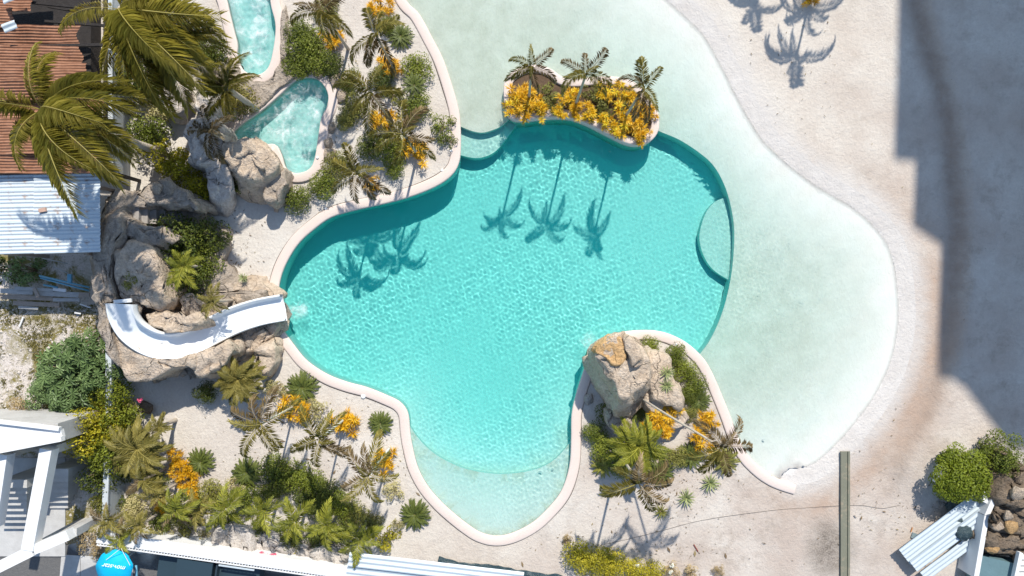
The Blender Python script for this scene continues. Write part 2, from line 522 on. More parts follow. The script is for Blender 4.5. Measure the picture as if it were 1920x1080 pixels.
for k, (nm, zf) in enumerate(REG):
    fs = F3[inb & (reg == k)]
    u, inv = np.unique(fs, return_inverse=True)
    z = zf(V3[u])
    b = len(PV)
    PV += [(p[0], p[1], h) for p, h in zip(V3[u], z)]
    PF += (inv.reshape(-1, 3) + b).tolist()
me = mesh('pool_floor', PV, PF)
PVa = np.array(PV); dB = dist_poly(B, PVa[:, :2]); shal = (PVa[:, 2] > -.45)
pattr(me, 'shoal', np.where(shal, np.where(inside(alcove, PVa[:, :2]), .35, 1.0), np.where(PVa[:, 2] > -.8, .5, 0)))
pattr(me, 'lime_lift', np.where(shal, np.exp(-(np.maximum(dB-.7, 0)/3.4)**1.4), 0))  # lime white near the shore, whitened further to offset light lost under water
rE = np.hypot(PVa[:, 0]-W(1488, 905).x, PVa[:, 1]-W(1488, 905).y)
pattr(me, 'sandy', np.where(shal, np.maximum(smooth01(1-(dB-.70)/.22), smooth01(1-(rE-.75)/.3)), 0))
def receiver(o): o.cycles.is_caustics_receiver = True; return o
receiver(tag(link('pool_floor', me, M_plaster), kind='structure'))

WV = []; WF = []
def wall_strip(line, ztop, zbot):
    b = len(WV); n = len(line)
    for p, a, c in zip(line, ztop, zbot):
        for t_ in (0, .33, .66, 1): WV.append((p[0], p[1], a + (c-a)*t_))
    for i in range(n-1):
        for k in range(3):
            q = b+i*4+k; WF.append((q, q+1, q+5, q+4))
one = lambda l, v: np.full(len(l), v)
wall_strip(C, one(C, 0.02), one(C, ZD-.1))
wall_strip(DROP, z_beach(DROP)-.002, one(DROP, ZD-.1))
wall_strip(STEP_lo, one(STEP_lo, -.622), one(STEP_lo, ZD-.1))
wall_strip(STEP_hi, z_beach(STEP_hi)-.002, one(STEP_hi, -.72))
wall_strip(LEDGE, one(LEDGE, -.722), one(LEDGE, ZD-.1))
wall_strip(ALC, one(ALC, -.402), one(ALC, ZD-.1))
receiver(tag(link('pool_wall', mesh('pool_wall', WV, WF, True), M_plaster), kind='structure'))

# coping: rounded concrete kerb along the land side
prof = [(-.03, -.16), (-.035, .0), (-.02, .045), (.03, .065), (.20, .07), (.37, .062), (.42, .045), (.435, .01), (.435, -.08)]
V, F = sweep_strip(C, prof)
receiver(tag(link('pool_coping', mesh('pool_coping', V, [f[::-1] for f in F], True), M_coping), kind='structure'))
# dark shrinkage joint between the kerb and the sand, open in places
JV = []; JF = []
for i in range(len(C)):
    d = C[min(i+1, len(C)-1)] - C[max(i-1, 0)]; d = d/(np.linalg.norm(d)+1e-9); r = np.array([d[1], -d[0]])
    w = max(0.004, .016 + .035*noise.noise((C[i][0]*.35, C[i][1]*.35, 2.0)))
    for o in (.434, .436+w): JV.append((C[i][0]+r[0]*o, C[i][1]+r[1]*o, .012 + float(0)))
JF = [(2*i, 2*i+1, 2*i+3, 2*i+2) for i in range(len(C)-1)]
M_dark = simple('dark_joint', (.07, .055, .045), .95)
tag(link('expansion_joint', mesh('expansion_joint', JV, JF), M_dark), kind='structure')

# ------------------------------------------------------------------ water
rngW = np.random.default_rng(11)
def waves(X, Y, comps):
    Z = np.zeros_like(X)
    for ax, ay, ph, am in comps: Z += am*np.sin(X*ax + Y*ay + ph)
    return Z
def comps(n, l0, l1, amp, bias=None, spread=math.pi):
    out = []
    for k in range(n):
        a = rngW.uniform(-math.pi, math.pi) if bias is None else rngW.normal(bias, spread)
        l = math.exp(rngW.uniform(math.log(l0), math.log(l1))); kk = 2*math.pi/l
        out.append((kk*math.cos(a), kk*math.sin(a), rngW.uniform(0, 6.28), amp*l))
    return out
def water_sheet(name, poly, z0, cs, res, extra=0.12, ampf=None, zfloor=None):
    x0, y0 = poly.min(0)-extra; x1, y1 = poly.max(0)+extra
    nx = int((x1-x0)/res)+1; ny = int((y1-y0)/res)+1
    xs = x0+np.arange(nx)*res; ys = y0+np.arange(ny)*res
    X, Y = np.meshgrid(xs, ys)
    # scanline inside test on a coarse lattice
    cx = (X[:-1, :-1]+X[1:, 1:])/2; cy = (Y[:-1, :-1]+Y[1:, 1:])/2
    m = inside(poly, np.stack([cx.ravel(), cy.ravel()], 1)).reshape(cx.shape)
    k = max(1, int(extra/res))
    wet = None
    if zfloor is not None:
        wet = (zfloor(np.stack([cx.ravel(), cy.ravel()], 1)) < z0-.010).reshape(cx.shape)
    for _ in range(k):
        g = m.copy(); g[1:] |= m[:-1]; g[:-1] |= m[1:]; g[:, 1:] |= m[:, :-1]; g[:, :-1] |= m[:, 1:]; m = g
    if wet is not None:
        m &= wet & (np.hypot(cx-W(1488, 905).x, cy-W(1488, 905).y) > .6)
    Z = waves(X, Y, cs)
    if ampf is not None: Z *= ampf(X, Y)
    Z += z0
    idx = np.arange(nx*ny).reshape(ny, nx)
    q = np.stack([idx[:-1, :-1], idx[:-1, 1:], idx[1:, 1:], idx[1:, :-1]], -1)[m]
    used, inv = np.unique(q, return_inverse=True)
    co = np.stack([X.ravel(), Y.ravel(), Z.ravel()], 1)[used].astype(np.float32)
    q = inv.reshape(-1, 4).astype(np.int32)
    me = bpy.data.meshes.new(name)
    me.vertices.add(len(co)); me.vertices.foreach_set('co', co.ravel())
    me.loops.add(q.size); me.loops.foreach_set('vertex_index', q.ravel())
    me.polygons.add(len(q)); me.polygons.foreach_set('loop_start', np.arange(0, q.size, 4, dtype=np.int32))
    me.polygons.foreach_set('use_smooth', np.ones(len(q), bool))
    me.update(calc_edges=True)
    o = tag(link(name, me, M_water), kind='structure')
    o.cycles.is_caustics_caster = True
    return o
ripple = comps(40, .15, .40, .00066) + comps(8, .6, 2.0, .0009)
def ripple_amp(X, Y):
    a = .85 + .28*np.sin(X*.62+.4*np.sin(Y*.5)) + .25*np.sin(Y*.8+1.3+.6*np.sin(X*.37)) + .15*np.sin(X*1.9-Y*1.4)
    sh = inside(deep, np.stack([X.ravel(), Y.ravel()], 1)).reshape(X.shape)
    return np.clip(a, .35, 1.5)*np.where(sh, 1.0, 2.2)
wp = basin[(basin[:, 1] < 20)]
water_sheet('water', wp, ZW, ripple, .042, ampf=ripple_amp, zfloor=lambda p: np.where(dist_poly(B[::2], p) < 1.3, z_beach(p), -1.0))

# ------------------------------------------------------------------ planter island
top = .42
V, F = sweep_strip(ISL, [(.0, -1.55), (.0, -.5), (.0, .0), (.0, top-.06), (.02, top-.015), (.07, top), (.33, top), (.37, top-.02), (.38, top-.12)], True)
wall_me = mesh('rim', V, F, True)
isl = empty('planter_island', (0, 0, 0))
tag(isl, 'kidney shaped raised concrete planter standing in the pool', 'planter')
receiver(link('rim', wall_me, M_coping, isl))
Vi, Fi = sweep_strip(ISL, [(.37, .30), (.39, .31)], True)
ring = np.array([v[:2] for v in Vi]).reshape(-1, 2, 2)[:, 1]
xx, yy = np.meshgrid(np.arange(ISL[:, 0].min(), ISL[:, 0].max(), .25), np.arange(ISL[:, 1].min(), ISL[:, 1].max(), .25))
ip = np.stack([xx.ravel(), yy.ravel()], 1); ip = ip[inside(ring, ip)]
V4, F4 = triangulate([(ring, True)], ip)
F4 = F4[inside(ring, V4[F4].mean(1))]
M_soil = simple('planter_soil', (.14, .09, .055), .95, .5, 5, .04)
link('soil', mesh('soil', [(p[0], p[1], .31+.05*noise.noise((p[0]*2, p[1]*2, 0))) for p in V4], F4.tolist(), True), M_soil, isl)
# ------------------------------------------------------------------ rock work
def rock_material(name, lo, hi, dark, crack=1.0):
    t = NT(name); co = t.coord()
    n1 = t.noise(1.6, 6, .65, co); n2 = t.noise(9, 6, .7, co); n3 = t.noise(40, 3, .7, co)
    c = t.mix(t.ramp(n1, [(.3, 0.0), (.7, 1.0)]), lo, hi)
    c = t.mix(t.ramp(n2, [(.42, .45), (.52, 0.0)]), c, dark)
    c = t.mix(t.ramp(t.noise(4.5, 6, .75, t.mapping(co, loc=(2, 5, 1))), [(.55, 0.0), (.62, .5)]), c, tuple(min(1, x*1.12) for x in hi))
    c = t.mix(t.ramp(n3, [(.6, 0.0), (.8, .5)]), c, tuple(x*.55 for x in dark))
    wv = t.mapping(co); wob = t.n('ShaderNodeTexNoise'); t.set(wob.inputs[0], co); wob.inputs['Scale'].default_value = 2.2; wob.inputs['Detail'].default_value = 4
    vec = t.mix(.35, co, wob.outputs['Color'])
    e = t.voro(.8, vec, 'DISTANCE_TO_EDGE')
    cr = t.ramp(e, [(.0, 1.0), (.012, 0.0)])
    cr = t.math('MULTIPLY', cr, t.ramp(t.noise(.9, 3, .5, co), [(.48, 0.0), (.6, crack*.7)]))
    c = t.mix(t.math('MULTIPLY', cr, .8), c, tuple(x*.35 for x in dark))
    h = t.math('SUBTRACT', t.math('ADD', t.math('MULTIPLY', n2, .8), t.math('MULTIPLY', n1, 1.4)), t.math('MULTIPLY', cr, .9))
    t.pbr(c, .9, t.bump(h, .15), spec=.15)
    return t.m
M_rock = rock_material('tan_rock', (.53, .41, .295), (.70, .58, .455), (.34, .255, .185))
M_rock_grey = rock_material('grey_rock', (.38, .315, .25), (.52, .44, .36), (.22, .175, .135))
M_rock_pale = rock_material('pale_rock', (.52, .47, .42), (.68, .63, .58), (.38, .32, .27))
M_rock_orange = rock_material('orange_rock', (.56, .34, .15), (.68, .45, .23), (.45, .26, .11), .5)
M_rock_dark = rock_material('brown_rock', (.16, .12, .085), (.30, .23, .165), (.09, .07, .05))
M_rock_white = rock_material('whitewashed_rock', (.58, .50, .43), (.74, .68, .62), (.40, .32, .25), .7)

def rock_poly(name, top_px, h, mat, parent=None, base_px=None, z0=-.15, seed=0, rough=.13, dome=.12, mid=1.06, tilt=(0, 0), sub=None):
    """boulder whose crown follows a plan outline; base outline optional"""
    T = spline([tuple(W(p[0], p[1], h)[:2]) for p in top_px], .17, True)
    n = len(T); ct = T.mean(0)
    if base_px is not None:
        Bp = spline([tuple(W(p[0], p[1], 0)[:2]) for p in base_px], .17, True)
        # resample the base to n points by angle
        cb = Bp.mean(0)
        ang = np.arctan2(Bp[:, 1]-cb[1], Bp[:, 0]-cb[0]); rad = np.linalg.norm(Bp-cb, axis=1); o = np.argsort(ang)
        at = np.arctan2(T[:, 1]-ct[1], T[:, 0]-ct[0])
        rr = np.interp(at, ang[o], rad[o], period=2*math.pi)
        Bn = cb + np.stack([np.cos(at), np.sin(at)], 1)*rr[:, None]
    else:
        Bn = ct + (T-ct)*1.12
    V = []; F = []
    K = max(4, int(h/.2)); ringc = 0
    def push(P, z):
        for p, zz in zip(P, z): V.append([p[0], p[1], zz])
    tz = lambda P: h + (P[:, 0]-ct[0])*tilt[0] + (P[:, 1]-ct[1])*tilt[1]
    for k in range(K+1):
        u = k/K
        P = Bn*(1-u) + T*u
        c = cb*(1-u)+ct*u if base_px is not None else ct
        P = c + (P-c)*(1 + (mid-1)*math.sin(math.pi*min(1, u*1.15)))
        if u > .999: P = ct + (T-ct)*.97
        push(P, z0 + (tz(P)-.10-z0)*u if k else np.full(n, z0))
    for s in (.9, .8, .68, .55, .41, .27, .13):
        P = ct + (T-ct)*s
        push(P, tz(P) + dome*(1-s*s)*h*.35)
    V.append([ct[0], ct[1], float(h + dome*h*.36)])
    rings = K+1+7
    for k in range(rings-1):
        for i in range(n):
            F.append((k*n+i, k*n+(i+1) % n, (k+1)*n+(i+1) % n, (k+1)*n+i))
    for i in range(n): F.append(((rings-1)*n+i, (rings-1)*n+(i+1) % n, len(V)-1))
    V = np.array(V)
    out = []
    for v in V:
        p3 = Vector(v); q = p3 + Vector((seed*7.3, seed*3.7, 0))
        wq = q*1.25 + noise.noise_vector(q*1.1)*.35
        dist, pts = noise.voronoi(wq)
        hsh = pts[0]*13.7
        rv = Vector((math.sin(hsh.x*3.1+hsh.y), math.sin(hsh.y*2.7+hsh.z*1.3), math.sin(hsh.z*3.3+hsh.x*.7)))
        a = rv*rough*.75                                  # split blocks, each shifted
        a += rv.yzx * ((wq-pts[0]).dot(rv.zxy))*rough*1.1  # and tilted
        edge = dist[1]-dist[0]
        c3 = Vector((ct[0], ct[1], h*.45)); inw = (c3-p3).normalized()
        a += inw*max(0.0, .10-edge)*rough*6.0              # joints recessed
        a += noise.noise_vector(q*2.7)*rough*.45 + noise.noise_vector(q*6)*rough*.25
        if v[2] < -.1: a *= .3
        out.append((v[0]+a.x, v[1]+a.y, v[2]+a.z*.8))
    area = sum(T[i][0]*T[(i+1) % n][1]-T[(i+1) % n][0]*T[i][1] for i in range(n))
    if area < 0: F = [f[::-1] for f in F]
    me = mesh(name, out, F, True)
    o = link(name, me, mat, parent)
    return o

def boulder_mesh(seed, n=22, flat=.7):
    rg = random.Random(seed); bm = bmesh.new()
    for _ in range(n):
        v = Vector((rg.gauss(0, 1), rg.gauss(0, 1), rg.gauss(0, 1))).normalized()
        bm.verts.new((v.x*rg.uniform(.8, 1.1), v.y*rg.uniform(.8, 1.1), v.z*flat*rg.uniform(.8, 1.1)))
    r = bmesh.ops.convex_hull(bm, input=bm.verts)
    bmesh.ops.triangulate(bm, faces=bm.faces)
    bmesh.ops.subdivide_edges(bm, edges=bm.edges, cuts=2, use_grid_fill=True)
    for v in bm.verts:
        q = v.co*1.7 + Vector((seed*3.1, 0, 0))
        v.co += noise.noise_vector(q)*.10 + noise.noise_vector(q*3)*.04
    return bm_mesh('boulder', bm, True)
BOULD = [boulder_mesh(s) for s in range(5)]
def boulder(px, py, r, h, mat, seed, label=None, parent=None, name='boulder', sq=1.0, cat='rock', group=None):
    rg = random.Random(seed*17+3)
    me = BOULD[seed % 5]
    if me.materials and me.materials[0] != mat:
        me = me.copy(); me.materials.clear(); me.materials.append(mat)
    o = link(name, me, mat, parent, W(px, py, h), (rg.uniform(-.3, .3), rg.uniform(-.3, .3), rg.uniform(0, 6.28)), (r, r*sq, r*.8))
    if label: tag(o, label, cat, group)
    return o

# mound that carries the slide
mound = empty('rock_mound', W(320, 600))
tag(mound, 'artificial rock mound of tan and grey boulders carrying the white slide', 'rock mound')
mound.location = (0, 0, 0)
rock_poly('mound_core', [(185, 430), (232, 385), (362, 385), (372, 430), (415, 440), (410, 500), (435, 535), (505, 565), (500, 600), (455, 650), (395, 675), (245, 690), (200, 620), (182, 520)], .7, M_rock_grey, mound, seed=1, dome=.0, rough=.2)
ROCKS = [
 ([(218, 612), (240, 650), (275, 668), (320, 673), (362, 668), (362, 690), (338, 688), (305, 700), (285, 710), (250, 716), (230, 706), (220, 670)], 2.3, M_rock, 2, (0, .12)),
 ([(362, 666), (400, 655), (426, 642), (432, 655), (412, 690), (388, 707), (368, 711), (360, 690)], 2.0, M_rock, 3, (0, .1)),
 ([(420, 640), (450, 620), (490, 603), (521, 599), (524, 612), (510, 633), (492, 643), (476, 656), (453, 665), (430, 660)], .62, M_rock, 4, (-.05, 0)),
 ([(476, 656), (505, 638), (523, 655), (516, 683), (500, 705), (486, 700), (474, 680)], .85, M_rock, 5, (0, 0)),
 ([(433, 540), (452, 526), (478, 520), (505, 538), (524, 556), (476, 556), (440, 568)], .62, M_rock, 6, (0, 0)),
 ([(266, 592), (300, 584), (335, 598), (368, 588), (382, 608), (332, 622), (283, 614)], 2.35, M_rock, 7, (0, 0)),
 ([(170, 460), (182, 415), (214, 388), (226, 430), (208, 500), (210, 550), (203, 605), (216, 660), (214, 690), (198, 655), (182, 600), (172, 540)], 2.6, M_rock_grey, 8, (.05, 0)),
 ([(226, 470), (250, 452), (288, 468), (300, 520), (312, 556), (290, 583), (258, 570), (222, 558), (212, 510)], 2.5, M_rock, 9, (0, .05)),
 ([(215, 402), (260, 422), (300, 428), (332, 452), (282, 462), (240, 452)], 2.3, M_rock_grey, 10, (0, 0)),
 ([(234, 372), (268, 350), (300, 345), (328, 354), (364, 370), (368, 391), (300, 388), (240, 392)], 2.0, M_rock_grey, 11, (0, 0)),
 ([(336, 560), (360, 552), (378, 575), (368, 592), (345, 597)], 1.5, M_rock_grey, 12, (0, 0)),
 ([(200, 365), (232, 360), (240, 390), (215, 400), (196, 395)], 2.2, M_rock_grey, 13, (0, 0)),
]
for poly, h, m, sd, tl in ROCKS:
    rock_poly('boulder', poly, h, m, mound, seed=sd, tilt=tl, dome=.10)
for i, (x, y, r, h) in enumerate([(312, 350, .5, 2.0), (292, 352, .35, 2.1), (345, 380, .4, 1.8), (225, 480, .45, 2.4), (255, 580, .35, 2.3), (300, 640, .2, 2.0), (418, 575, .35, .7), (408, 590, .3, .8)]):
    boulder(x, y, r, h, M_rock if i % 2 else M_rock_grey, i, parent=mound)
# steps cut into the mound, rising to the west
stair = empty('stone_stair', (0, 0, 0)); tag(stair, 'grey stone stair climbing the mound above the green shrub', 'stair')
M_step = simple('step_concrete', (.36, .33, .30), .9, .3, 5, .02, dirt=(.17, .14, .12))
for i in range(8):
    h = .25 + i*.22
    x = 366 - i*16.5
    p = W(x, 407 - i*.6, h)
    V, F = boxes([(p.x, p.y, h/2, .46, .74, h)])
    link('tread', mesh('tread', V, F), M_step, stair)

# big boulder beside the spa pool
rb = empty('rock_outcrop'); tag(rb, 'big tan boulder at the end of the small spa pool', 'rock')
rock_poly('boulder', [(418, 275), (437, 262), (465, 253), (487, 262), (512, 282), (527, 302), (520, 322), (498, 332), (472, 338), (445, 330), (428, 310)], 1.75, M_rock, rb,
          [(428, 290), (470, 280), (512, 300), (528, 330), (528, 365), (512, 386), (480, 385), (450, 372), (436, 345)], seed=21, mid=1.02)
rock_poly('boulder', [(505, 322), (527, 318), (533, 345), (520, 378), (500, 385), (490, 360)], 1.2, M_rock_grey, rb, seed=22)
rock_poly('boulder', [(412, 270), (430, 265), (436, 292), (420, 300)], 1.8, M_rock, rb, seed=23)
wc = empty('rock_cascade'); tag(wc, 'whitewashed rock chute sloping down between yellow shrub and big boulder', 'rock')
rock_poly('chute', [(388, 318), (410, 305), (426, 308), (432, 335), (430, 372), (412, 385), (394, 372)], 1.3, M_rock_white, wc,
          [(398, 330), (425, 325), (440, 372), (436, 402), (410, 412), (392, 402), (400, 360)], seed=24, tilt=(0, .3), rough=.09)
rock_poly('upper_rock', [(352, 235), (372, 220), (398, 225), (412, 255), (408, 300), (380, 312), (352, 300), (345, 265)], 1.7, M_rock_white, wc, seed=25, rough=.22)
rock_poly('side_rock', [(368, 180), (395, 168), (412, 190), (405, 220), (378, 222)], 1.6, M_rock_white, wc, seed=26, rough=.2)
rock_poly('side_rock', [(300, 160), (335, 150), (345, 190), (330, 215), (305, 205)], 1.0, M_rock_white, wc, seed=27, rough=.2)
for i, (x, y, r, lab) in enumerate([(632, 152, .42, 'flat tan stone at the top right corner of the spa pool rim'), (640, 180, .36, 'tan stone beside the right bend of the spa pool rim'),
                                    (622, 240, .28, 'narrow tan stone in the shade of the grey shrub'), (615, 268, .30, 'tan stone halfway down the spa pool rim'),
                                    (618, 290, .36, 'lowest tan stone beside the spa pool, above the leafy hedge'), (598, 140, .3, 'tan stone behind the round head of the spa pool')]):
    boulder(x, y, r, .08, M_rock, 30+i, lab, name='edging_stone', group='stones along the spa pool')
# paved ground between the two spa pools
sp = empty('rock_paving'); tag(sp, 'rough grey brown rock paving between the two spa pools', 'rock paving')
rock_poly('slab', [(470, 152), (500, 150), (525, 118), (540, 135), (555, 142), (530, 160), (505, 185), (480, 205), (465, 190)], .22, M_rock_grey, sp, seed=31, dome=0, rough=.06)
rock_poly('slab', [(525, 60), (532, 10), (540, 60), (538, 110), (526, 112)], .2, M_rock_grey, sp, seed=32, dome=0, rough=.05)
rock_poly('slab', [(395, 130), (440, 118), (450, 140), (470, 158), (462, 190), (430, 210), (400, 190)], .35, M_rock_grey, sp, seed=33, dome=0, rough=.1)

# pale retaining rocks along the south wall
rr_ = empty('retaining_rockery'); tag(rr_, 'pale crumpled rockery between the palm row and the white wall', 'rockery')
for i, (poly, h) in enumerate([([(396, 1032), (408, 992), (440, 984), (468, 998), (480, 1025), (470, 1046), (430, 1042)], .8),
                               ([(470, 1010), (510, 1008), (545, 1018), (548, 1046), (515, 1052), (475, 1046)], .6),
                               ([(545, 1022), (580, 1026), (585, 1052), (550, 1056)], .55),
                               ([(578, 1040), (605, 1030), (640, 1044), (652, 1058), (642, 1078), (600, 1072), (578, 1060)], .8),
                               ([(310, 1020), (350, 1012), (375, 1020), (372, 1032), (330, 1028)], .5)]):
    rock_poly('boulder', poly, h, M_rock_pale, rr_, seed=40+i, rough=.15)

# rock with the orange basin on the peninsula
pr = empty('waterfall_rock'); tag(pr, 'tall tan waterfall rock with orange basin on the peninsula tip', 'rock')
rock_poly('boulder', [(1112, 660), (1138, 634), (1165, 625), (1187, 630), (1203, 652), (1211, 667), (1221, 690), (1216, 720), (1196, 735), (1178, 752), (1163, 745), (1155, 717), (1131, 690)], 2.9, M_rock, pr,
          [(1098, 665), (1125, 640), (1160, 632), (1190, 640), (1215, 670), (1222, 720), (1195, 785), (1168, 802), (1145, 790), (1128, 755), (1102, 712)], seed=51, mid=1.0, rough=.12, dome=.02)
rock_poly('basin', [(1115, 659), (1138, 635), (1164, 627), (1168, 642), (1177, 668), (1166, 685), (1148, 685), (1135, 672)], 3.02, M_rock_orange, pr, z0=2.5, seed=52, rough=.05, dome=-.05, mid=1.0)
rock_poly('boulder', [(1172, 630), (1188, 632), (1203, 655), (1208, 680), (1190, 690), (1180, 668)], 3.15, M_rock, pr, z0=2.2, seed=53, rough=.09, mid=1.0)
rock_poly('boulder', [(1206, 668), (1255, 668), (1260, 704), (1275, 725), (1288, 758), (1278, 770), (1240, 752), (1216, 738)], 1.6, M_rock, pr, seed=54)
rock_poly('boulder', [(1212, 740), (1235, 730), (1248, 750), (1235, 775), (1212, 770)], 1.2, M_rock, pr, seed=55)
rock_poly('boulder', [(1240, 754), (1278, 768), (1290, 782), (1280, 800), (1250, 808), (1236, 788)], .9, M_rock, pr, seed=56)
rock_poly('boulder', [(1140, 770), (1165, 770), (1185, 790), (1180, 812), (1152, 810), (1138, 790)], 1.0, M_rock_grey, pr, seed=57)
boulder(1103, 747, .3, .15, M_rock_pale, 58, parent=pr)

# ------------------------------------------------------------------ spa pools
def spa(poly, zt, lab, name):
    e = empty(name); tag(e, lab, 'spa pool')
    area = sum(poly[i][0]*poly[(i+1) % len(poly)][1]-poly[(i+1) % len(poly)][0]*poly[i][1] for i in range(len(poly)))
    if area < 0: poly = poly[::-1]          # counter-clockwise: outside is to the right of travel
    V, F = sweep_strip(poly, [(-.02, -.4), (-.03, zt-.05), (-.01, zt-.01), (.03, zt), (.38, zt), (.42, zt-.02), (.43, -.1)], True)
    receiver(link('coping', mesh('coping', V, [f[::-1] for f in F], True), M_coping, e))
    V, F = sweep_strip(poly, [(0.0, zt-.02), (0, -.3), (-.25, -.75), (-.5, -.8)], True)
    receiver(link('basin_wall', mesh('basin_wall', V, [f[::-1] for f in F], True), M_plaster, e))
    xx, yy = np.meshgrid(np.arange(poly[:, 0].min(), poly[:, 0].max(), .3), np.arange(poly[:, 1].min(), poly[:, 1].max(), .3))
    ip = np.stack([xx.ravel(), yy.ravel()], 1); ip = ip[inside(poly, ip)]
    v, f = triangulate([(poly, True)], ip); f = f[inside(poly, v[f].mean(1))]
    receiver(link('basin_floor', mesh('basin_floor', np.column_stack([v, np.full(len(v), -.78)]), f.tolist()), M_plaster, e))
    return e
spa(PB, .10, 'boot shaped spa pool with churning turquoise water and beige rim', 'spa_pool')
spa(PA, .14, 'narrow oval spa pool at the top edge with beige rim', 'spa_pool')
churn = comps(26, .16, .40, .0005) + comps(8, .8, 1.8, .0006)
water_sheet('water', PB, .0, churn, .045, .05)
water_sheet('water', PA, .04, churn, .045, .05)
# foam streaks: thin froth patches floating on the churned water
def foam_material():
    t = NT('froth'); co = t.coord()
    w = t.n('ShaderNodeTexNoise'); t.set(w.inputs[0], co); w.inputs['Scale'].default_value = 1.6; w.inputs['Detail'].default_value = 5
    v = t.mix(.5, co, w.outputs['Color'])
    e = t.ramp(t.voro(2.6, v, 'DISTANCE_TO_EDGE'), [(.0, 1.0), (.12, 0.0)])
    n = t.ramp(t.noise(2.3, 7, .75, v), [(.42, 0.0), (.70, 1.0)])
    f = t.math('MULTIPLY', t.math('ADD', t.math('MULTIPLY', e, .22), t.math('MULTIPLY', n, .6)), t.math('ADD', .25, n))
    f = t.math('MULTIPLY', f, t.attr('edge'))
    b = t.pbr((.85, .88, .86), .7, surface=False)
    tr = t.n('ShaderNodeBsdfTransparent'); mx = t.n('ShaderNodeMixShader')
    t.set(mx.inputs[0], t.math('MULTIPLY', f, .95)); t.t.links.new(tr.outputs[0], mx.inputs[1]); t.t.links.new(b, mx.inputs[2])
    t.t.links.new(mx.outputs[0], t.out.inputs[0])
    return t.m
M_foam = foam_material()
def froth(poly, z, name='froth'):
    xx, yy = np.meshgrid(np.arange(poly[:, 0].min(), poly[:, 0].max(), .12), np.arange(poly[:, 1].min(), poly[:, 1].max(), .12))
    ip = np.stack([xx.ravel(), yy.ravel()], 1); ip = ip[inside(poly, ip)]
    v, f = triangulate([(poly, True)], ip); f = f[inside(poly, v[f].mean(1))]
    d = dist_poly(np.vstack([poly, poly[:1]]), v)
    me = mesh(name, [(p[0], p[1], z+.01*noise.noise((p[0]*4, p[1]*4, 0))) for p in v], f.tolist(), True)
    pattr(me, 'edge', smooth01(d/.35))
    return tag(link(name, me, M_foam), kind='stuff')
froth(PB, .045)
froth(PA, .085)
def blob(px, py, rx, ry, k=9):
    return spline([tuple(W(px+rx*math.cos(a)*(1+.25*math.sin(3*a+px)), py+ry*math.sin(a)*(1+.25*math.sin(2*a+py)), -.1)[:2]) for a in np.linspace(0, 2*math.pi, k, endpoint=False)], .12, True)
froth(blob(557, 582, 30, 18), ZW+.03)
froth(blob(1104, 640, 20, 22), ZW+.03)

# ------------------------------------------------------------------ water slide
sl = empty('water_slide'); tag(sl, 'white curved water slide running down the rock mound into the pool', 'water slide')
SP = [(229, 570, 2.95), (233, 592, 2.8), (248, 617, 2.55), (274, 637, 2.3), (305, 648, 2.05), (338, 648, 1.8), (370, 637, 1.55), (402, 620, 1.42), (441, 601, 1.2), (486, 586, .98), (533, 577, .78)]
sp3 = spline([tuple(W(*p)) for p in SP], .18)
plan = sp3[:, :2]; zz = sp3[:, 2]
M_slide = simple('slide_gelcoat', (.80, .82, .82), .25, .03, 3, .002, .5)
M_slide_rim = simple('slide_rim', (.74, .755, .75), .35, .05, 3, .002, .5)
hw = .52
V, F = sweep_strip(plan, [(-hw, .30), (-hw+.03, .12), (-hw+.10, .02), (-hw+.22, 0), (0, -.015), (hw-.22, 0), (hw-.10, .02), (hw-.03, .10), (hw, .20)], z=zz)
link('chute', mesh('chute', V, [f[::-1] for f in F], True), M_slide, sl)
V, F = sweep_strip(plan, [(-hw-.10, .0), (-hw-.10, .30), (-hw-.07, .335), (-hw-.02, .335), (-hw+.002, .302)], z=zz)
link('rim', mesh('rim', V, [f[::-1] for f in F], True), M_slide_rim, sl)
V, F = sweep_strip(plan, [(hw-.002, .198), (hw+.02, .225), (hw+.06, .225), (hw+.08, .18), (hw+.08, -.1)], z=zz)
link('rim', mesh('rim', V, [f[::-1] for f in F], True), M_slide_rim, sl)
V, F = sweep_strip(plan, [(-hw-.10, 0), (-hw-.1, -.1), (0, -.16), (hw+.08, -.1)], z=zz)
link('underside', mesh('underside', V, F, True), M_slide_rim, sl)
V, F = beam(W(214, 566, 2.85), W(247, 563, 2.85), .16, .08)
link('entry_sill', mesh('entry_sill', V, F), M_slide_rim, sl)
# ------------------------------------------------------------------ vegetation
def leaf_material(name, stops, trans=.25, rough=.5, rw=.7, tint=None):
    t = NT(name)
    f = t.math('ADD', t.math('MULTIPLY', t.attr('rnd'), rw), t.math('MULTIPLY', t.orand(), 1-rw))
    c = t.ramp(f, stops)
    p = t.pbr(c, rough, spec=.35, surface=False)
    tl = t.n('ShaderNodeBsdfTranslucent'); t.set(tl.inputs[0], t.mix(.5, c, t.mix(1.0, c, (1.0, 1.0, .35), 'MULTIPLY')))
    mx = t.n('ShaderNodeMixShader'); mx.inputs[0].default_value = trans
    t.t.links.new(p, mx.inputs[1]); t.t.links.new(tl.outputs[0], mx.inputs[2]); t.t.links.new(mx.outputs[0], t.out.inputs[0])
    return t.m
M_palm = leaf_material('palm_leaf', [(.0, (0.104, 0.094, 0.025)), (.35, (0.201, 0.180, 0.043)), (.65, (0.317, 0.264, 0.067)), (1.0, (0.464, 0.390, 0.114))])
M_palm_dry = leaf_material('dry_palm_leaf', [(.0, (0.108, 0.080, 0.037)), (.4, (0.216, 0.158, 0.075)), (.75, (0.345, 0.254, 0.138)), (1.0, (0.489, 0.385, 0.237))], .2)
M_palm_lush = leaf_material('lush_palm_leaf', [(.0, (0.076, 0.090, 0.014)), (.35, (0.183, 0.203, 0.026)), (.7, (0.351, 0.346, 0.048)), (1.0, (0.549, 0.510, 0.084))])
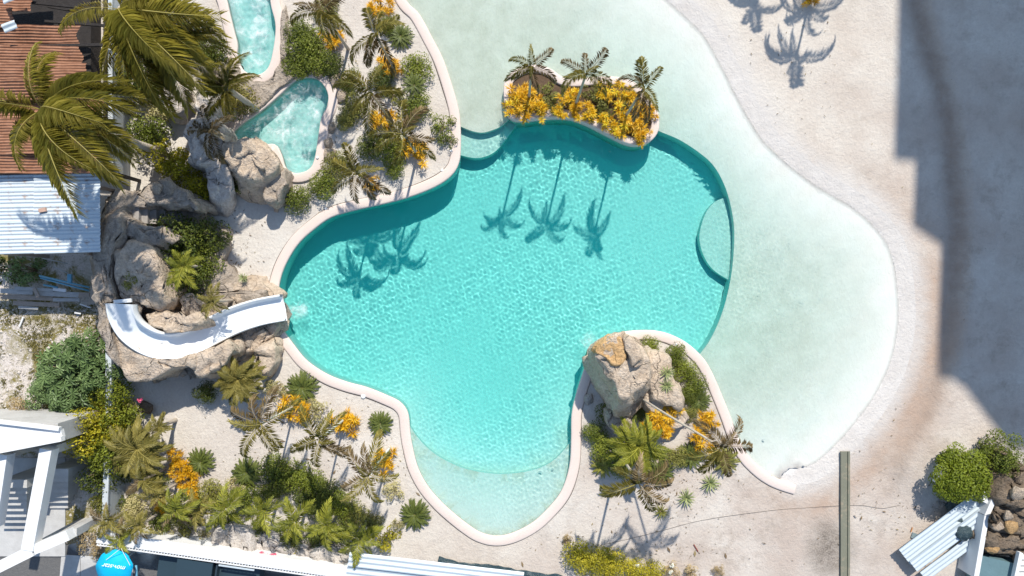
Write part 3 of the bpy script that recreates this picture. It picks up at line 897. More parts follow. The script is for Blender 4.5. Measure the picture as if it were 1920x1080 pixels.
M_coco = leaf_material('coconut_leaf', [(.0, (.15, .14, .025)), (.4, (.31, .275, .06)), (.75, (.50, .43, .11)), (1.0, (.70, .61, .25))], .5, .38)
M_cycad = leaf_material('cycad_leaf', [(.0, (0.047, 0.062, 0.011)), (.5, (0.097, 0.122, 0.021)), (1.0, (0.182, 0.200, 0.034))], .12)
M_cycad_y = leaf_material('young_cycad_leaf', [(.0, (0.136, 0.145, 0.020)), (.5, (0.272, 0.255, 0.037)), (1.0, (0.459, 0.408, 0.068))], .15)
M_agave = leaf_material('agave_leaf', [(.0, (0.136, 0.170, 0.060)), (.5, (0.272, 0.306, 0.119)), (1.0, (0.476, 0.493, 0.221))], .1)
M_shrub = leaf_material('shrub_leaf', [(.0, (0.049, 0.070, 0.007)), (.4, (0.118, 0.146, 0.014)), (.75, (0.227, 0.254, 0.025)), (1.0, (0.394, 0.408, 0.048))], .2)
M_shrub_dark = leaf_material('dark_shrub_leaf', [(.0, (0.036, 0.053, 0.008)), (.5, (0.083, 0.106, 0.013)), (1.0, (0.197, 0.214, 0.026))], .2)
M_shrub_grey = leaf_material('grey_shrub_leaf', [(.0, (0.088, 0.091, 0.019)), (.5, (0.188, 0.184, 0.036)), (1.0, (0.374, 0.356, 0.076))], .2)
M_shrub_yel = leaf_material('yellow_green_leaf', [(.0, (0.156, 0.143, 0.009)), (.45, (0.353, 0.317, 0.019)), (.8, (0.622, 0.520, 0.035)), (1.0, (0.850, 0.734, 0.081))], .3)
M_shrub_pale = leaf_material('pale_shrub_leaf', [(.0, (0.204, 0.187, 0.068)), (.5, (0.425, 0.374, 0.153)), (1.0, (0.714, 0.629, 0.323))], .25)
M_castor = leaf_material('castor_leaf', [(.0, (0.062, 0.106, 0.035)), (.5, (0.135, 0.204, 0.072)), (1.0, (0.290, 0.388, 0.154))], .2)
M_dry = leaf_material('dry_grass', [(.0, (0.204, 0.145, 0.068)), (.5, (0.408, 0.306, 0.153)), (1.0, (0.680, 0.544, 0.323))], .2)
M_croton = leaf_material('croton_leaf', [(.0, (.09, .085, .008)), (.22, (.20, .145, .008)), (.38, (.50, .26, .006)), (.62, (.76, .42, .01)), (.85, (.86, .55, .03)), (1.0, (.92, .72, .14))], .25, rw=.95)
M_croton_mix = leaf_material('croton_mixed_leaf', [(.0, (0.085, 0.093, 0.014)), (.4, (0.221, 0.187, 0.017)), (.52, (0.782, 0.408, 0.014)), (.8, (0.900, 0.629, 0.020)), (1.0, (0.900, 0.900, 0.102))], .25, rw=.9)
M_pink = leaf_material('pink_petal', [(.0, (0.900, 0.102, 0.221)), (1.0, (0.900, 0.272, 0.442))], .3)
M_petal = leaf_material('pale_petal', [(.0, (0.900, 0.900, 0.816)), (1.0, (0.900, 0.900, 0.900))], .3)
M_trunk = simple('palm_trunk', (0.510, 0.442, 0.357), .9, .35, 8, .03)
M_trunk_pale = simple('pale_palm_trunk', (0.782, 0.765, 0.680), .9, .25, 9, .02)
M_stem = simple('woody_stem', (0.272, 0.196, 0.128), .9, .3, 8, .02)

def frond_mesh(L, n, ll, lw, e0, e1, sag=.35, seed=0, spread=(72, 22), taper=.5, rach=.018, yaw=0.0):
    """feather leaf: arched midrib along +X with two rows of leaflets"""
    rg = random.Random(seed); V = []; F = []; rn = []
    K = 14; pts = []; p = Vector((0, 0, 0))
    for k in range(K+1):
        u = k/K; e = R(e0 + (e1-e0)*u**1.15)
        w_ = R(yaw)*u*u
        pts.append(p.copy()); p = p + Vector((math.cos(e)*math.cos(w_), math.cos(e)*math.sin(w_), math.sin(e)))*(L/K)
    def at(u):
        f = min(u*K, K-1e-4); i = int(f); return pts[i].lerp(pts[i+1], f-i), (pts[i+1]-pts[i]).normalized()
    tv, tf = tube([tuple(q) for q in pts], [rach*(1-.8*k/K) for k in range(K+1)], 4)
    V += tv; F += tf; rn += [.85]*len(tf)
    Y = Vector((0, 1, 0))
    for i in range(n):
        u = .10 + .90*(i+.5)/n
        q, d = at(u); Y = Vector((-d.y, d.x, 0)).normalized(); up = d.cross(Y)
        env = (math.sin(math.pi*min(1, (.12+.88*u)**.8))*.75+.25) if u < .95 else .45
        for s in (-1, 1):
            a = R(spread[0] + (spread[1]-spread[0])*u**.9 + rg.uniform(-10, 10))
            l = ll*env*rg.uniform(.85, 1.1); w = lw*rg.uniform(.8, 1.15)
            dr = d*math.cos(a) + Y*(s*math.sin(a)) + up*rg.uniform(-.05, .2)
            dr.normalize(); dn = Vector((0, 0, -1))
            m1 = q + dr*(l*.45) + dn*(l*.07)
            tip = q + dr*(l*(1-.2*sag)) + dn*(l*sag*rg.uniform(.7, 1.2)) + Y*(s*0)
            sd = dr.cross(Vector((0, 0, 1)))
            if sd.length < .1: sd = d
            sd.normalize()
            b = len(V)
            V += [tuple(q), tuple(m1+sd*w*.5), tuple(tip), tuple(m1-sd*w*.5)]
            F += [(b, b+1, b+2), (b, b+2, b+3)]
            r = rg.random(); rn += [min(1, r*.75+.15), min(1, r*.75)]
    return mesh('frond', V, F, False, None, rn)

def blade_mesh(L, w, e0, e1, seed=0, fold=.25):
    """strap leaf"""
    rg = random.Random(seed); V = []; F = []; K = 4; p = Vector((0, 0, 0)); rn = []
    for k in range(K+1):
        u = k/K; ww = w*(1-u)**.6*(.75+.5*u if u < .5 else 1) * .5
        V += [(p.x, -ww, p.z+ww*fold), (p.x, 0, p.z), (p.x, ww, p.z+ww*fold)]
        e = R(e0+(e1-e0)*u); p = p+Vector((math.cos(e), 0, math.sin(e)))*(L/K)
    for k in range(K):
        for j in (0, 1):
            b = k*3+j; F.append((b, b+1, b+4, b+3)); rn.append(.15+.6*k/K+.2*rg.random())
    return mesh('leaf', V, F, True, None, rn)

def leaf_cloud(seed, nblob, nleaf, size, spread=.62, flat=.75, br=(.28, .45), aspect=.55, up=.5, blob_w=None):
    """bush crown in a unit radius: leaf clumps on noisy lobes"""
    rg = np.random.default_rng(seed)
    cs = []
    while len(cs) < nblob:
        p = rg.uniform(-1, 1, 3)
        if np.linalg.norm(p) < 1: cs.append(p*spread)
    cs = np.array(cs); cs[:, 2] = cs[:, 2]*flat + .55*flat
    rs = rg.uniform(br[0], br[1], nblob)
    tone = rg.uniform(0, 1, nblob)
    k = rg.choice(nblob, nleaf, p=rs**2/np.sum(rs**2))
    d = rg.normal(size=(nleaf, 3)); d[:, 2] = np.abs(d[:, 2])*.9 - .25
    d /= np.linalg.norm(d, axis=1)[:, None]
    rad = rs[k]*rg.uniform(.72, 1.06, nleaf)
    P = cs[k] + d*rad[:, None]*np.array([1, 1, flat])
    P[:, 2] = np.maximum(P[:, 2], .02)
    # leaf frames
    nrm = d + np.array([0, 0, up]) + rg.normal(size=(nleaf, 3))*.55
    nrm /= np.linalg.norm(nrm, axis=1)[:, None]
    t = np.cross(nrm, rg.normal(size=(nleaf, 3))); t /= np.linalg.norm(t, axis=1)[:, None]
    s = np.cross(nrm, t)
    l = size*rg.uniform(.65, 1.25, nleaf)[:, None]
    A = P - t*l*.5; Bq = P + s*l*aspect*.5 + nrm*l*.08; Cq = P + t*l*.55; D = P - s*l*aspect*.5 + nrm*l*.08
    V = np.stack([A, Bq, Cq, D], 1).reshape(-1, 3)
    i = np.arange(nleaf)*4
    F = np.stack([i, i+1, i+2, i+3], 1)
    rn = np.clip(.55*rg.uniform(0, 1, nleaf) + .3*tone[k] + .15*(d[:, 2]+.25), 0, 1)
    return mesh('foliage', V.tolist(), F.tolist(), False, None, rn)

def spike_cloud(seed, heads, per, L, w, spread=.55):
    """croton clump: strap leaves bursting from several heads"""
    rg = random.Random(seed); V = []; F = []; rn = []
    for hd in range(heads):
        a = rg.uniform(0, 6.28); r = spread*math.sqrt(rg.random())
        c = Vector((r*math.cos(a), r*math.sin(a), rg.uniform(.25, .75))); tone = rg.random()
        for i in range(per):
            az = rg.uniform(0, 6.28); el = R(rg.uniform(-15, 75)); l = L*rg.uniform(.6, 1.15)
            d = Vector((math.cos(az)*math.cos(el), math.sin(az)*math.cos(el), math.sin(el)))
            s = d.cross(Vector((0, 0, 1))).normalized() if abs(d.z) < .98 else Vector((1, 0, 0))
            m = c+d*l*.5; tip = c+d*l+Vector((0, 0, -.18*l)); ww = w*rg.uniform(.8, 1.2)
            b = len(V); V += [tuple(c+d*l*.06), tuple(m+s*ww*.5), tuple(tip), tuple(m-s*ww*.5)]
            F.append((b, b+1, b+2, b+3)); rn.append(min(1, max(0, .2+.5*rg.random()+.3*(tone-.2)+.15*math.sin(el))))
    return mesh('foliage', V, F, False, None, rn)

def stems_mesh(seed, n=6, h=.8):
    rg = random.Random(seed); V = []; F = []
    for i in range(n):
        a = rg.uniform(0, 6.28); r = rg.uniform(.1, .55)
        tv, tf = tube([(0, 0, -.05), (r*.4*math.cos(a), r*.4*math.sin(a), h*.4), (r*math.cos(a), r*math.sin(a), h*rg.uniform(.7, 1))], [.035, .025, .012], 5)
        b = len(V); V += tv; F += [tuple(x+b for x in f) for f in tf]
    return mesh('stem', V, F, True)

def with_mat(me, mat, cache={}):
    k = (me.name, mat.name)
    if k not in cache:
        m2 = me if not me.materials else me.copy()
        m2.materials.clear(); m2.materials.append(mat); cache[k] = m2
    return cache[k]

FR_SMALL = [frond_mesh(1.95, 42, .40, .044, 52, -92, .5, 1, yaw=30), frond_mesh(1.8, 42, .40, .044, 38, -98, .55, 2, yaw=-35), frond_mesh(2.0, 42, .40, .044, 20, -96, .55, 3, yaw=20), frond_mesh(1.45, 36, .36, .042, 74, -30, .35, 4, yaw=-25), frond_mesh(1.9, 42, .40, .044, 62, -88, .5, 5, yaw=50)]
FR_LUSH = [frond_mesh(1.35, 32, .42, .042, 48, -38, .35, 11, yaw=25), frond_mesh(1.25, 32, .40, .042, 35, -50, .4, 12, yaw=-30), frond_mesh(1.3, 32, .40, .042, 62, -20, .3, 13, yaw=-15)]
FR_BUSH = [frond_mesh(1.3, 56, .36, .034, 40, -40, .35, 15, yaw=20), frond_mesh(1.25, 56, .36, .034, 55, -25, .3, 16, yaw=-25), frond_mesh(1.25, 56, .34, .034, 22, -45, .4, 17, yaw=10)]
FR_COCO = [frond_mesh(4.6, 90, 1.0, .028, 38, -48, .6, 21, (72, 34), rach=.035, yaw=-25), frond_mesh(4.3, 90, 1.0, .028, 18, -64, .75, 22, (70, 34), rach=.035, yaw=-40), frond_mesh(4.4, 90, 1.0, .028, 58, -34, .5, 23, (72, 36), rach=.035, yaw=20), frond_mesh(4.2, 90, 1.0, .028, 30, -70, .8, 24, (68, 32), rach=.035, yaw=-10)]
FR_CYC = [frond_mesh(.72, 26, .16, .028, 34, -28, .15, 31, (62, 30), rach=.012), frond_mesh(.66, 26, .15, .028, 52, -5, .15, 32, (62, 30), rach=.012), frond_mesh(.7, 26, .16, .028, 16, -30, .15, 33, (62, 30), rach=.012)]
AGV = [blade_mesh(.46, .075, 35, 5, 1), blade_mesh(.40, .075, 60, 30, 2), blade_mesh(.46, .075, 12, -8, 3)]
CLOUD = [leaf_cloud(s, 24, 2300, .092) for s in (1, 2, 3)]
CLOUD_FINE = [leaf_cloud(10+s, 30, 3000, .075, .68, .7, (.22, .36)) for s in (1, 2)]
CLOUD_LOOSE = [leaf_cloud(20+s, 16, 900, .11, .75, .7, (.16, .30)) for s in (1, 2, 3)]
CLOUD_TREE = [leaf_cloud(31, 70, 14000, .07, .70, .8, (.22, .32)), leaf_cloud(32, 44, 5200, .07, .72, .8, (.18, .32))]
SPIKE = [spike_cloud(s, 16, 46, .34, .036, .62) for s in (1, 2, 3, 4)]
STEM = [stems_mesh(s) for s in (1, 2)]

PR = random.Random(77)
def shrub(px, py, r, label, mat=None, kind=CLOUD, group='leafy garden shrubs', hz=None, cat='shrub', name='shrub', z=0.0, sq=1.0, h=None):
    mat = mat or M_shrub
    rm = r/PXM
    hz = hz if hz is not None else min(1.0, max(.5, rm))
    h = h if h is not None else hz*.6
    p = W(px, py, h + z)
    e = empty(name, (p.x, p.y, z), PR.uniform(0, 6.28)); tag(e, label, cat, group)
    e.scale = (rm*1.28, rm*1.28*sq, hz*1.1)
    link('foliage', with_mat(PR.choice(kind), mat), (), e)
    link('stem', with_mat(PR.choice(STEM), M_stem), (), e)
    return e
def croton(px, py, r, label, mat=None, group='yellow crotons', z=0.0):
    mat = mat or M_croton
    rm = r/PXM; p = W(px, py, .4 + z)
    e = empty('croton', (p.x, p.y, z), PR.uniform(0, 6.28)); tag(e, label, 'croton', group)
    e.scale = (rm*1.5, rm*1.5, .8)
    link('foliage', with_mat(PR.choice(SPIKE), mat), (), e)
    link('stem', with_mat(PR.choice(STEM), M_stem), (), e)
    return e
def rosette(name, px, py, r, label, fr, mat, n, z=0.0, h=.35, base=.72, cat='cycad', group=None, jit=6):
    s = r/PXM/base*1.12
    p = W(px, py, h+z); e = empty(name, (p.x, p.y, z), PR.uniform(0, 6.28)); tag(e, label, cat, group)
    tv, tf = tube([(0, 0, -.1), (0, 0, .12), (0, 0, .2)], [.09, .10, .05], 8)
    link('caudex', mesh('caudex', tv, tf, True), M_stem, e)
    ga = 137.5
    for i in range(n):
        u = i/n
        me = fr[2] if u < .36 else (fr[0] if u < .72 else fr[1])
        sc_ = s*(1.0 if u < .72 else .8)*PR.uniform(.92, 1.06)
        link('frond' if fr is not AGV else 'leaf', with_mat(me, mat), (), e, (0, 0, .12+.06*u), (R(PR.uniform(-jit, jit)), R(PR.uniform(-jit, jit)), R(ga*i+PR.uniform(-6, 6))), (sc_, sc_, sc_*.9))
    return e
def palm(px, py, h, label, fr=FR_SMALL, mat=None, n=8, fs=1.0, trunk=.06, lean=(0, 0), az=None, cat='palm', name='palm_tree', group='slender garden palms', tmat=None, dry=0, z=0.0, jit=28):
    mat = mat or M_palm
    c = W(px, py, h)
    e = empty(name, (c.x+lean[0], c.y+lean[1], z)); tag(e, label, cat, group)
    hh = h - z
    b = Vector((0, 0, -.15)); t_ = Vector((-lean[0], -lean[1], hh))
    path = [b.lerp(t_, u) + Vector((-lean[0], -lean[1], 0))*(-.25*math.sin(math.pi*u)) for u in (0, .15, .3, .5, .7, .85, 1)]
    tv, tf = tube(path, [trunk*1.5, trunk*1.15, trunk, trunk*.95, trunk*.9, trunk*.85, trunk*1.05], 10)
    link('trunk', mesh('trunk', tv, tf, True), tmat or M_trunk, e)
    off = PR.uniform(0, 360)
    for i in range(n):
        a = az[i] if az else off + 360*i/n + PR.uniform(-jit, jit)
        me = fr[i % len(fr)]
        s = fs*PR.uniform(.72, 1.12)
        m = M_palm_dry if i < dry else mat
        if fr is FR_COCO and az:            # the wind from the west stretches the lee fronds
            s *= 1.0 if math.cos(R(a+22)) > .55 else .66
        link('frond', with_mat(me, m), (), e, t_, (R(PR.uniform(-14, 14)), R(PR.uniform(-8, 8)), R(a)), (s, s, s))
    # a spear leaf at the heart
    link('spear', with_mat(fr[-1], mat), (), e, t_, (0, R(-28), R(PR.uniform(0, 360))), (fs*.5,)*3)
    return e
# ---- island
palm(997, 126, 4.9, 'palm at the left end of the planter island', dry=3, n=7, fs=.86, group='palms on the planter island')
palm(1099, 139, 5.0, 'middle palm of the planter island, fronds spread wide', dry=3, n=7, fs=.86, group='palms on the planter island')
palm(1207, 166, 4.9, 'palm at the right end of the planter island', dry=3, n=7, fs=.86, group='palms on the planter island')
for x, y, r, lab in [(975, 178, 26, 'orange croton at the left tip of the planter island'), (1003, 190, 24, 'orange croton under the left island palm'),
                     (985, 205, 22, 'orange croton at the lower left rim of the island'), (1066, 185, 22, 'orange croton left of the middle island palm'),
                     (1085, 202, 20, 'orange croton in front of the middle island palm'), (1148, 168, 20, 'orange croton against the back rim of the island'),
                     (1178, 205, 26, 'orange croton below the right island palm'), (1195, 235, 26, 'orange croton at the lower right corner of the island'),
                     (1162, 235, 22, 'greenish croton at the front bulge of the island'), (1215, 215, 18, 'orange croton at the right rim of the island'),
                     (962, 198, 20, 'greenish croton at the outer left curve of the island'), (1012, 208, 20, 'orange croton beside the island waist rim'), (1050, 205, 18, 'greenish croton at the island waist'), (1100, 215, 20, 'orange croton on the front rim of the island middle'),
                     (1130, 172, 18, 'orange croton right of the middle island palm'), (1140, 228, 18, 'orange croton at the front of the island right half'), (1185, 180, 18, 'greenish croton behind the right island palm'), (1205, 255, 18, 'orange croton at the very lower right rim')]:
    croton(x, y, r, lab, M_croton_mix if ('greenish' in lab or int(x) % 2 == 0) else M_croton, 'crotons on the planter island', z=.3)
for x, y, r, lab in [(1030, 172, 24, 'olive shrub between the left and middle island palms'), (1035, 200, 20, 'low olive shrub at the waist of the island'), (1122, 195, 24, 'olive shrub between the middle and right island palms'),
                     (1140, 215, 18, 'low green shrub behind the front rim of the island'), (1172, 185, 18, 'olive shrub near the back rim of the island'), (1110, 172, 18, 'brown green shrub behind the middle island palm')]:
    shrub(x, y, r, lab, M_shrub_grey, CLOUD_LOOSE, 'shrubs on the planter island', .55, z=.3)

# ---- upper garden
for a in [(705, 66, 4.6, 'palm beside the dark cycad in the upper garden', 3), (605, 22, 4.3, 'palm rising from the grey shrub at the top edge', 4), (697, 176, 4.8, 'palm at the centre of the upper garden', 1),
          (757, 252, 4.1, 'palm over the orange croton near the pool corner', 2), (670, 325, 3.6, 'palm nearest the pool wall in the upper garden', 3)]:
    palm(a[0], a[1], a[2], a[3], dry=a[4], n=8, fs=1.02, group='palms of the upper garden')
for x, y, r, lab in [(712, 8, 24, 'yellow croton cut by the top edge'), (620, 72, 23, 'round yellow croton beside the big shrub cluster'), (722, 116, 24, 'yellow croton under the palm left of the cycad'),
                     (738, 132, 16, 'small yellow croton tucked beside a larger one'), (719, 220, 24, 'yellow croton below the central garden palm'), (782, 288, 26, 'bright yellow croton by the pool corner'),
                     (698, 343, 16, 'small orange croton in palm shade by the pool'), (772, 268, 14, 'small croton above the one at the pool corner')]:
    croton(x, y, r, lab, group='crotons of the upper garden')
for x, y, r, lab, m, k in [(560, 60, 28, 'green shrub at the top left of the spa hedge', None, CLOUD), (572, 95, 32, 'green shrub in the middle of the spa hedge', None, CLOUD), (598, 108, 30, 'green shrub on the right of the spa hedge', None, CLOUD),
                        (556, 120, 26, 'green shrub by the rim between both spa pools', None, CLOUD), (625, 120, 24, 'dark shrub behind the spa pool head', M_shrub_dark, CLOUD), (612, 20, 28, 'grey green shrub at the top edge', M_shrub_grey, CLOUD_FINE),
                        (583, 75, 26, 'olive shrub under the upper palm', None, CLOUD), (658, 152, 24, 'dark conical shrub right of the spa pool', M_shrub_dark, CLOUD_FINE), (728, 45, 18, 'green shrub between cycad and palm', None, CLOUD),
                        (782, 125, 28, 'upper bush of the tall pair along the beach kerb', None, CLOUD), (780, 200, 28, 'lower bush of the tall pair along the beach kerb', None, CLOUD), (830, 232, 24, 'loose leafy bush at the kerb beside the pool steps', None, CLOUD_LOOSE),
                        (838, 262, 18, 'small loose bush below the one by the pool steps', None, CLOUD_LOOSE), (665, 205, 27, 'grey green shrub right of the spa pool bend', M_shrub_grey, CLOUD), (645, 225, 18, 'small grey shrub over the spa stones', M_shrub_grey, CLOUD),
                        (632, 312, 27, 'rounded green shrub below the spa pool, upper of the hedge', M_shrub_grey, CLOUD), (600, 345, 28, 'green shrub in the middle of the hedge below the spa', None, CLOUD), (555, 375, 27, 'green shrub at the lower end of the hedge below the spa', None, CLOUD),
                        (692, 275, 24, 'dark shrub left of the corner palm', M_shrub_dark, CLOUD), (732, 278, 28, 'dense green shrub under the corner palm', None, CLOUD), (742, 312, 22, 'green shrub just above the pool wall', None, CLOUD),
                        (715, 150, 24, 'dark green shrub below the paired crotons', M_shrub_dark, CLOUD), (735, 175, 22, 'grey brown shrub in the middle of the upper garden', M_shrub_grey, CLOUD_LOOSE), (765, 228, 18, 'brown green shrub over the corner croton', M_shrub_grey, CLOUD_LOOSE),
                        (570, 128, 18, 'low shrub with yellow tips at the spa rim', M_shrub, CLOUD_LOOSE)]:
    shrub(x, y, r, lab, m, k, 'shrubs of the upper garden')
rosette('cycad', 750, 65, 23, 'dark round cycad near the beach kerb in the upper garden', FR_CYC, M_cycad, 44, group='cycads')
rosette('cycad', 776, 158, 22, 'cycad set between the two tall kerb bushes', FR_CYC, M_cycad, 30, group='cycads', z=.5)

# ---- lower garden
for a in [(490, 795, 4.3, 'palm left of the twin cycad and croton', 3), (600, 822, 4.2, 'palm between two crotons in the lower garden', 2), (692, 890, 4.6, 'palm right of centre over the lower hedge', 3)]:
    palm(a[0], a[1], a[2], a[3], dry=a[4], n=8, fs=1.05, group='palms of the lower garden', tmat=M_trunk_pale, trunk=.048)
for x, y, r, lab in [(550, 768, 28, 'yellow croton below the dark cycad'), (643, 795, 28, 'yellow croton left of the lone cycad'), (723, 868, 25, 'yellow croton nearest the pool alcove'),
                     (327, 858, 17, 'top bush of the orange croton hedge'), (338, 880, 20, 'upper middle bush of the orange croton hedge'), (350, 902, 20, 'lower middle bush of the orange croton hedge'), (364, 920, 16, 'bottom bush of the orange croton hedge'),
                     (302, 948, 15, 'small orange croton under the brown palm')]:
    croton(x, y, r, lab, group='crotons of the lower garden')
for x, y, r, lab in [(565, 728, 29, 'dark cycad just above a yellow croton'), (712, 795, 22, 'lone dark cycad near the pool bend'), (777, 967, 27, 'round cycad with crisp shadow near the alcove rim'),
                     (373, 868, 25, 'cycad right of the orange croton hedge'), (460, 888, 27, 'cycad at the left end of the lower hedge')]:
    rosette('cycad', x, y, r, lab, FR_CYC, M_cycad, 46, group='cycads')
for x, y, r, lab, m, k in [(512, 880, 28, 'shrub at the upper left of the lower hedge', None, CLOUD), (545, 890, 30, 'second shrub along the lower hedge', None, CLOUD), (578, 905, 28, 'third shrub along the lower hedge', None, CLOUD),
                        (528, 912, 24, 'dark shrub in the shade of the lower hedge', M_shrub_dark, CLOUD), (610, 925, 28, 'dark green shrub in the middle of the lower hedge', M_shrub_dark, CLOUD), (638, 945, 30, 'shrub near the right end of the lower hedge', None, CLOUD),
                        (665, 968, 28, 'shrub at the right end of the lower hedge', M_shrub_grey, CLOUD), (600, 955, 26, 'dark shrub behind the fourth row palm', M_shrub_dark, CLOUD), (575, 935, 24, 'dark shrub behind the third row palm', M_shrub_dark, CLOUD),
                        (728, 1012, 26, 'yellow green shrub right of the palm row', M_shrub_yel, CLOUD_LOOSE), (745, 985, 12, 'sprig above the yellow green shrub', M_shrub_pale, CLOUD_LOOSE),
                        (592, 770, 22, 'pale green shrub right of the twin croton', M_shrub_pale, CLOUD_LOOSE), (515, 730, 22, 'pale yellow shrub beside the feathery palm bush', M_shrub_pale, CLOUD_LOOSE), (740, 920, 20, 'dry pale shrub by the alcove kerb', M_shrub_pale, CLOUD_LOOSE),
                        (440, 915, 20, 'pale shrub behind the first row palm', M_shrub_pale, CLOUD_LOOSE), (540, 1015, 26, 'dark undergrowth below the second row palm', M_shrub_dark, CLOUD), (480, 1000, 22, 'dark undergrowth below the first row palm', M_shrub_dark, CLOUD), (595, 1010, 24, 'dark undergrowth below the third row palm', M_shrub_dark, CLOUD)]:
    shrub(x, y, r, lab, m, k, 'shrubs of the lower garden')
for i, (x, y, lab) in enumerate([(424, 950, 'first lush palm of the row, below the cycad'), (497, 955, 'second lush palm of the row'), (552, 975, 'third lush palm of the row'),
                                 (612, 985, 'fourth lush palm of the row'), (675, 1008, 'last lush palm of the row with a yellowing frond')]):
    palm(x, y, 1.7, lab, FR_LUSH, M_palm_lush, 10, .95, .08, group='row of lush feather palms', name='feather_palm')
for x, y, n, s, lab, m in [(447, 712, 44, 1.0, 'feathery palm bush at the foot of the slide rocks', M_palm), (258, 842, 46, 1.15, 'feathery palm bush beside the orange croton hedge', M_palm), (298, 800, 14, .5, 'small palm tuft above the orange croton hedge', M_palm)]:
    palm(x, y, 1.5, lab, FR_BUSH, m, n, s, .09, group='feathery palm bushes', name='palm_bush')
for x, y, n, s, lab, m in [(205, 975, 9, .8, 'brown tipped palm near the corner of the white wall', M_palm), (268, 900, 8, .85, 'drooping palm under the feathery bush', M_palm), (330, 955, 9, .9, 'palm left of the lush row', M_palm_lush), (262, 985, 9, .8, 'dry palm over the end of the white wall', M_palm),
                           (225, 1010, 8, .7, 'palm draped over the blue parasol', M_palm_lush)]:
    palm(x, y, 1.9, lab, FR_LUSH, m, n, s, .07, group='palms in the wall corner', name='corner_palm', dry=2)
for x, y, r, lab, m in [(355, 985, 26, 'dry brown shrub behind the white wall', M_shrub_grey), (300, 1005, 24, 'dry shrub spilling over the white wall', M_shrub_pale), (382, 1015, 18, 'straw coloured shrub beside the rockery', M_shrub_pale), (240, 940, 22, 'dark shrub inside the wall corner', M_shrub_dark)]:
    shrub(x, y, r, lab, m, CLOUD_LOOSE, 'dry shrubs by the south wall')

for x, y, r, lab, m in [(395, 930, 28, 'brown green thicket between hedge croton and first row palm', M_shrub_grey), (350, 955, 30, 'olive thicket below the orange croton hedge', M_shrub), (460, 935, 26, 'olive thicket between cycad and row palms', M_shrub), (300, 975, 26, 'dark thicket in the wall corner planting', M_shrub_dark), (500, 925, 24, 'dark thicket behind the second row palm', M_shrub_dark), (640, 1000, 26, 'dark thicket between the fourth and last row palms', M_shrub_dark),
                        (425, 985, 24, 'dark thicket at the foot of the first row palm', M_shrub_dark), (225, 880, 26, 'dark thicket at the wall under the feathery bush', M_shrub_dark), (290, 905, 24, 'olive thicket beneath the feathery bush', M_shrub), (700, 985, 22, 'brown green thicket by the last row palm', M_shrub_grey), (250, 960, 26, 'straw thicket over the wall corner', M_shrub_pale)]:
    shrub(x, y, r, lab, m, CLOUD, 'thickets of the lower garden')
for x, y, n, s_, lab in [(375, 955, 9, .8, 'brown green palm left of the first row palm'), (300, 925, 9, .8, 'palm with hanging fronds below the feathery bush')]:
    palm(x, y, 1.6, lab, FR_LUSH, M_palm, n, s_, .07, group='palms in the wall corner', name='corner_palm', dry=2)

# ---- peninsula
palm(1197, 905, 4.9, 'palm below the great feathery bush on the peninsula', dry=4, n=8, fs=1.1, group='palms of the peninsula')
palm(1352, 838, 6.6, 'leaning palm reaching over the beach kerb', dry=5, n=8, fs=.95, lean=(-2.2, 1.1), group='palms of the peninsula', trunk=.05)
palm(1198, 838, 1.7, 'great feathery palm bush at the heart of the peninsula', FR_BUSH, M_palm_lush, 34, 1.12, .1, group='feathery palm bushes', name='palm_bush')
for x, y, r, lab in [(1247, 772, 27, 'yellow croton at the foot of the lower boulder'), (1222, 795, 22, 'yellow croton left of the leaning trunk'), (1246, 800, 20, 'yellow croton beneath the leaning trunk'),
                     (1323, 795, 24, 'yellow croton above the leaning trunk by the kerb'), (1320, 826, 22, 'yellow croton under the leaning palm crown')]:
    croton(x, y, r, lab, group='crotons of the peninsula', z=.75 if y < 810 and x < 1300 else .1)
for x, y, r, lab, m, n in [(1196, 765, 28, 'dark cycad at the shaded foot of the waterfall rock', M_cycad, 44), (1240, 888, 25, 'dark cycad right of the great bush', M_cycad, 44), (1296, 856, 24, 'cycad below the croton under the leaning palm', M_cycad, 40),
                           (1131, 874, 22, 'yellow green cycad at the left kerb of the peninsula', M_cycad_y, 26), (1312, 752, 22, 'cycad against the beach side kerb', M_cycad, 40), (1362, 865, 26, 'brownish cycad below the leaning palm', M_shrub_grey, 28)]:
    rosette('cycad', x, y, r, lab, FR_CYC, m, n, group='cycads')
for x, y, r, z, lab in [(1251, 699, 14, 1.6, 'upper agave growing on the waterfall rock'), (1250, 723, 14, 1.5, 'lower agave growing on the waterfall rock'), (1332, 906, 19, 0, 'agave nearest the beach kerb'), (1287, 934, 18, 0, 'agave on the trunk shadow line'),
                        (1240, 960, 15, 0, 'brownish agave at the bottom of the peninsula bed'), (455, 521, 10, .8, 'tiny agave on the rocks above the slide end')]:
    rosette('agave', x, y, r, lab, AGV, M_agave if 'brown' not in lab else M_shrub_grey, 30, z=z, h=.2, base=.46, cat='agave', group='agaves')
for x, y, r, lab, m in [(1218, 650, 20, 'shrub inside the round tip of the peninsula', None), (1272, 665, 22, 'shrub at the top of the kerbside hedge', None), (1285, 692, 24, 'shrub in the middle of the kerbside hedge', None), (1306, 722, 22, 'shrub at the bottom of the kerbside hedge', None),
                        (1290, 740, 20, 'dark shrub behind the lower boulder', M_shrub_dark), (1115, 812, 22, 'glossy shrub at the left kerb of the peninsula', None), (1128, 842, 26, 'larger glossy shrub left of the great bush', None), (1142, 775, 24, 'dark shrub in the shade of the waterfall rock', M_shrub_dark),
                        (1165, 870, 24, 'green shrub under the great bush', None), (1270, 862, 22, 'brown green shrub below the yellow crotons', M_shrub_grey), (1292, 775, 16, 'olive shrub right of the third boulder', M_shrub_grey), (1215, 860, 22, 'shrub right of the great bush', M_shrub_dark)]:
    shrub(x, y, r, lab, m, CLOUD, 'shrubs of the peninsula')

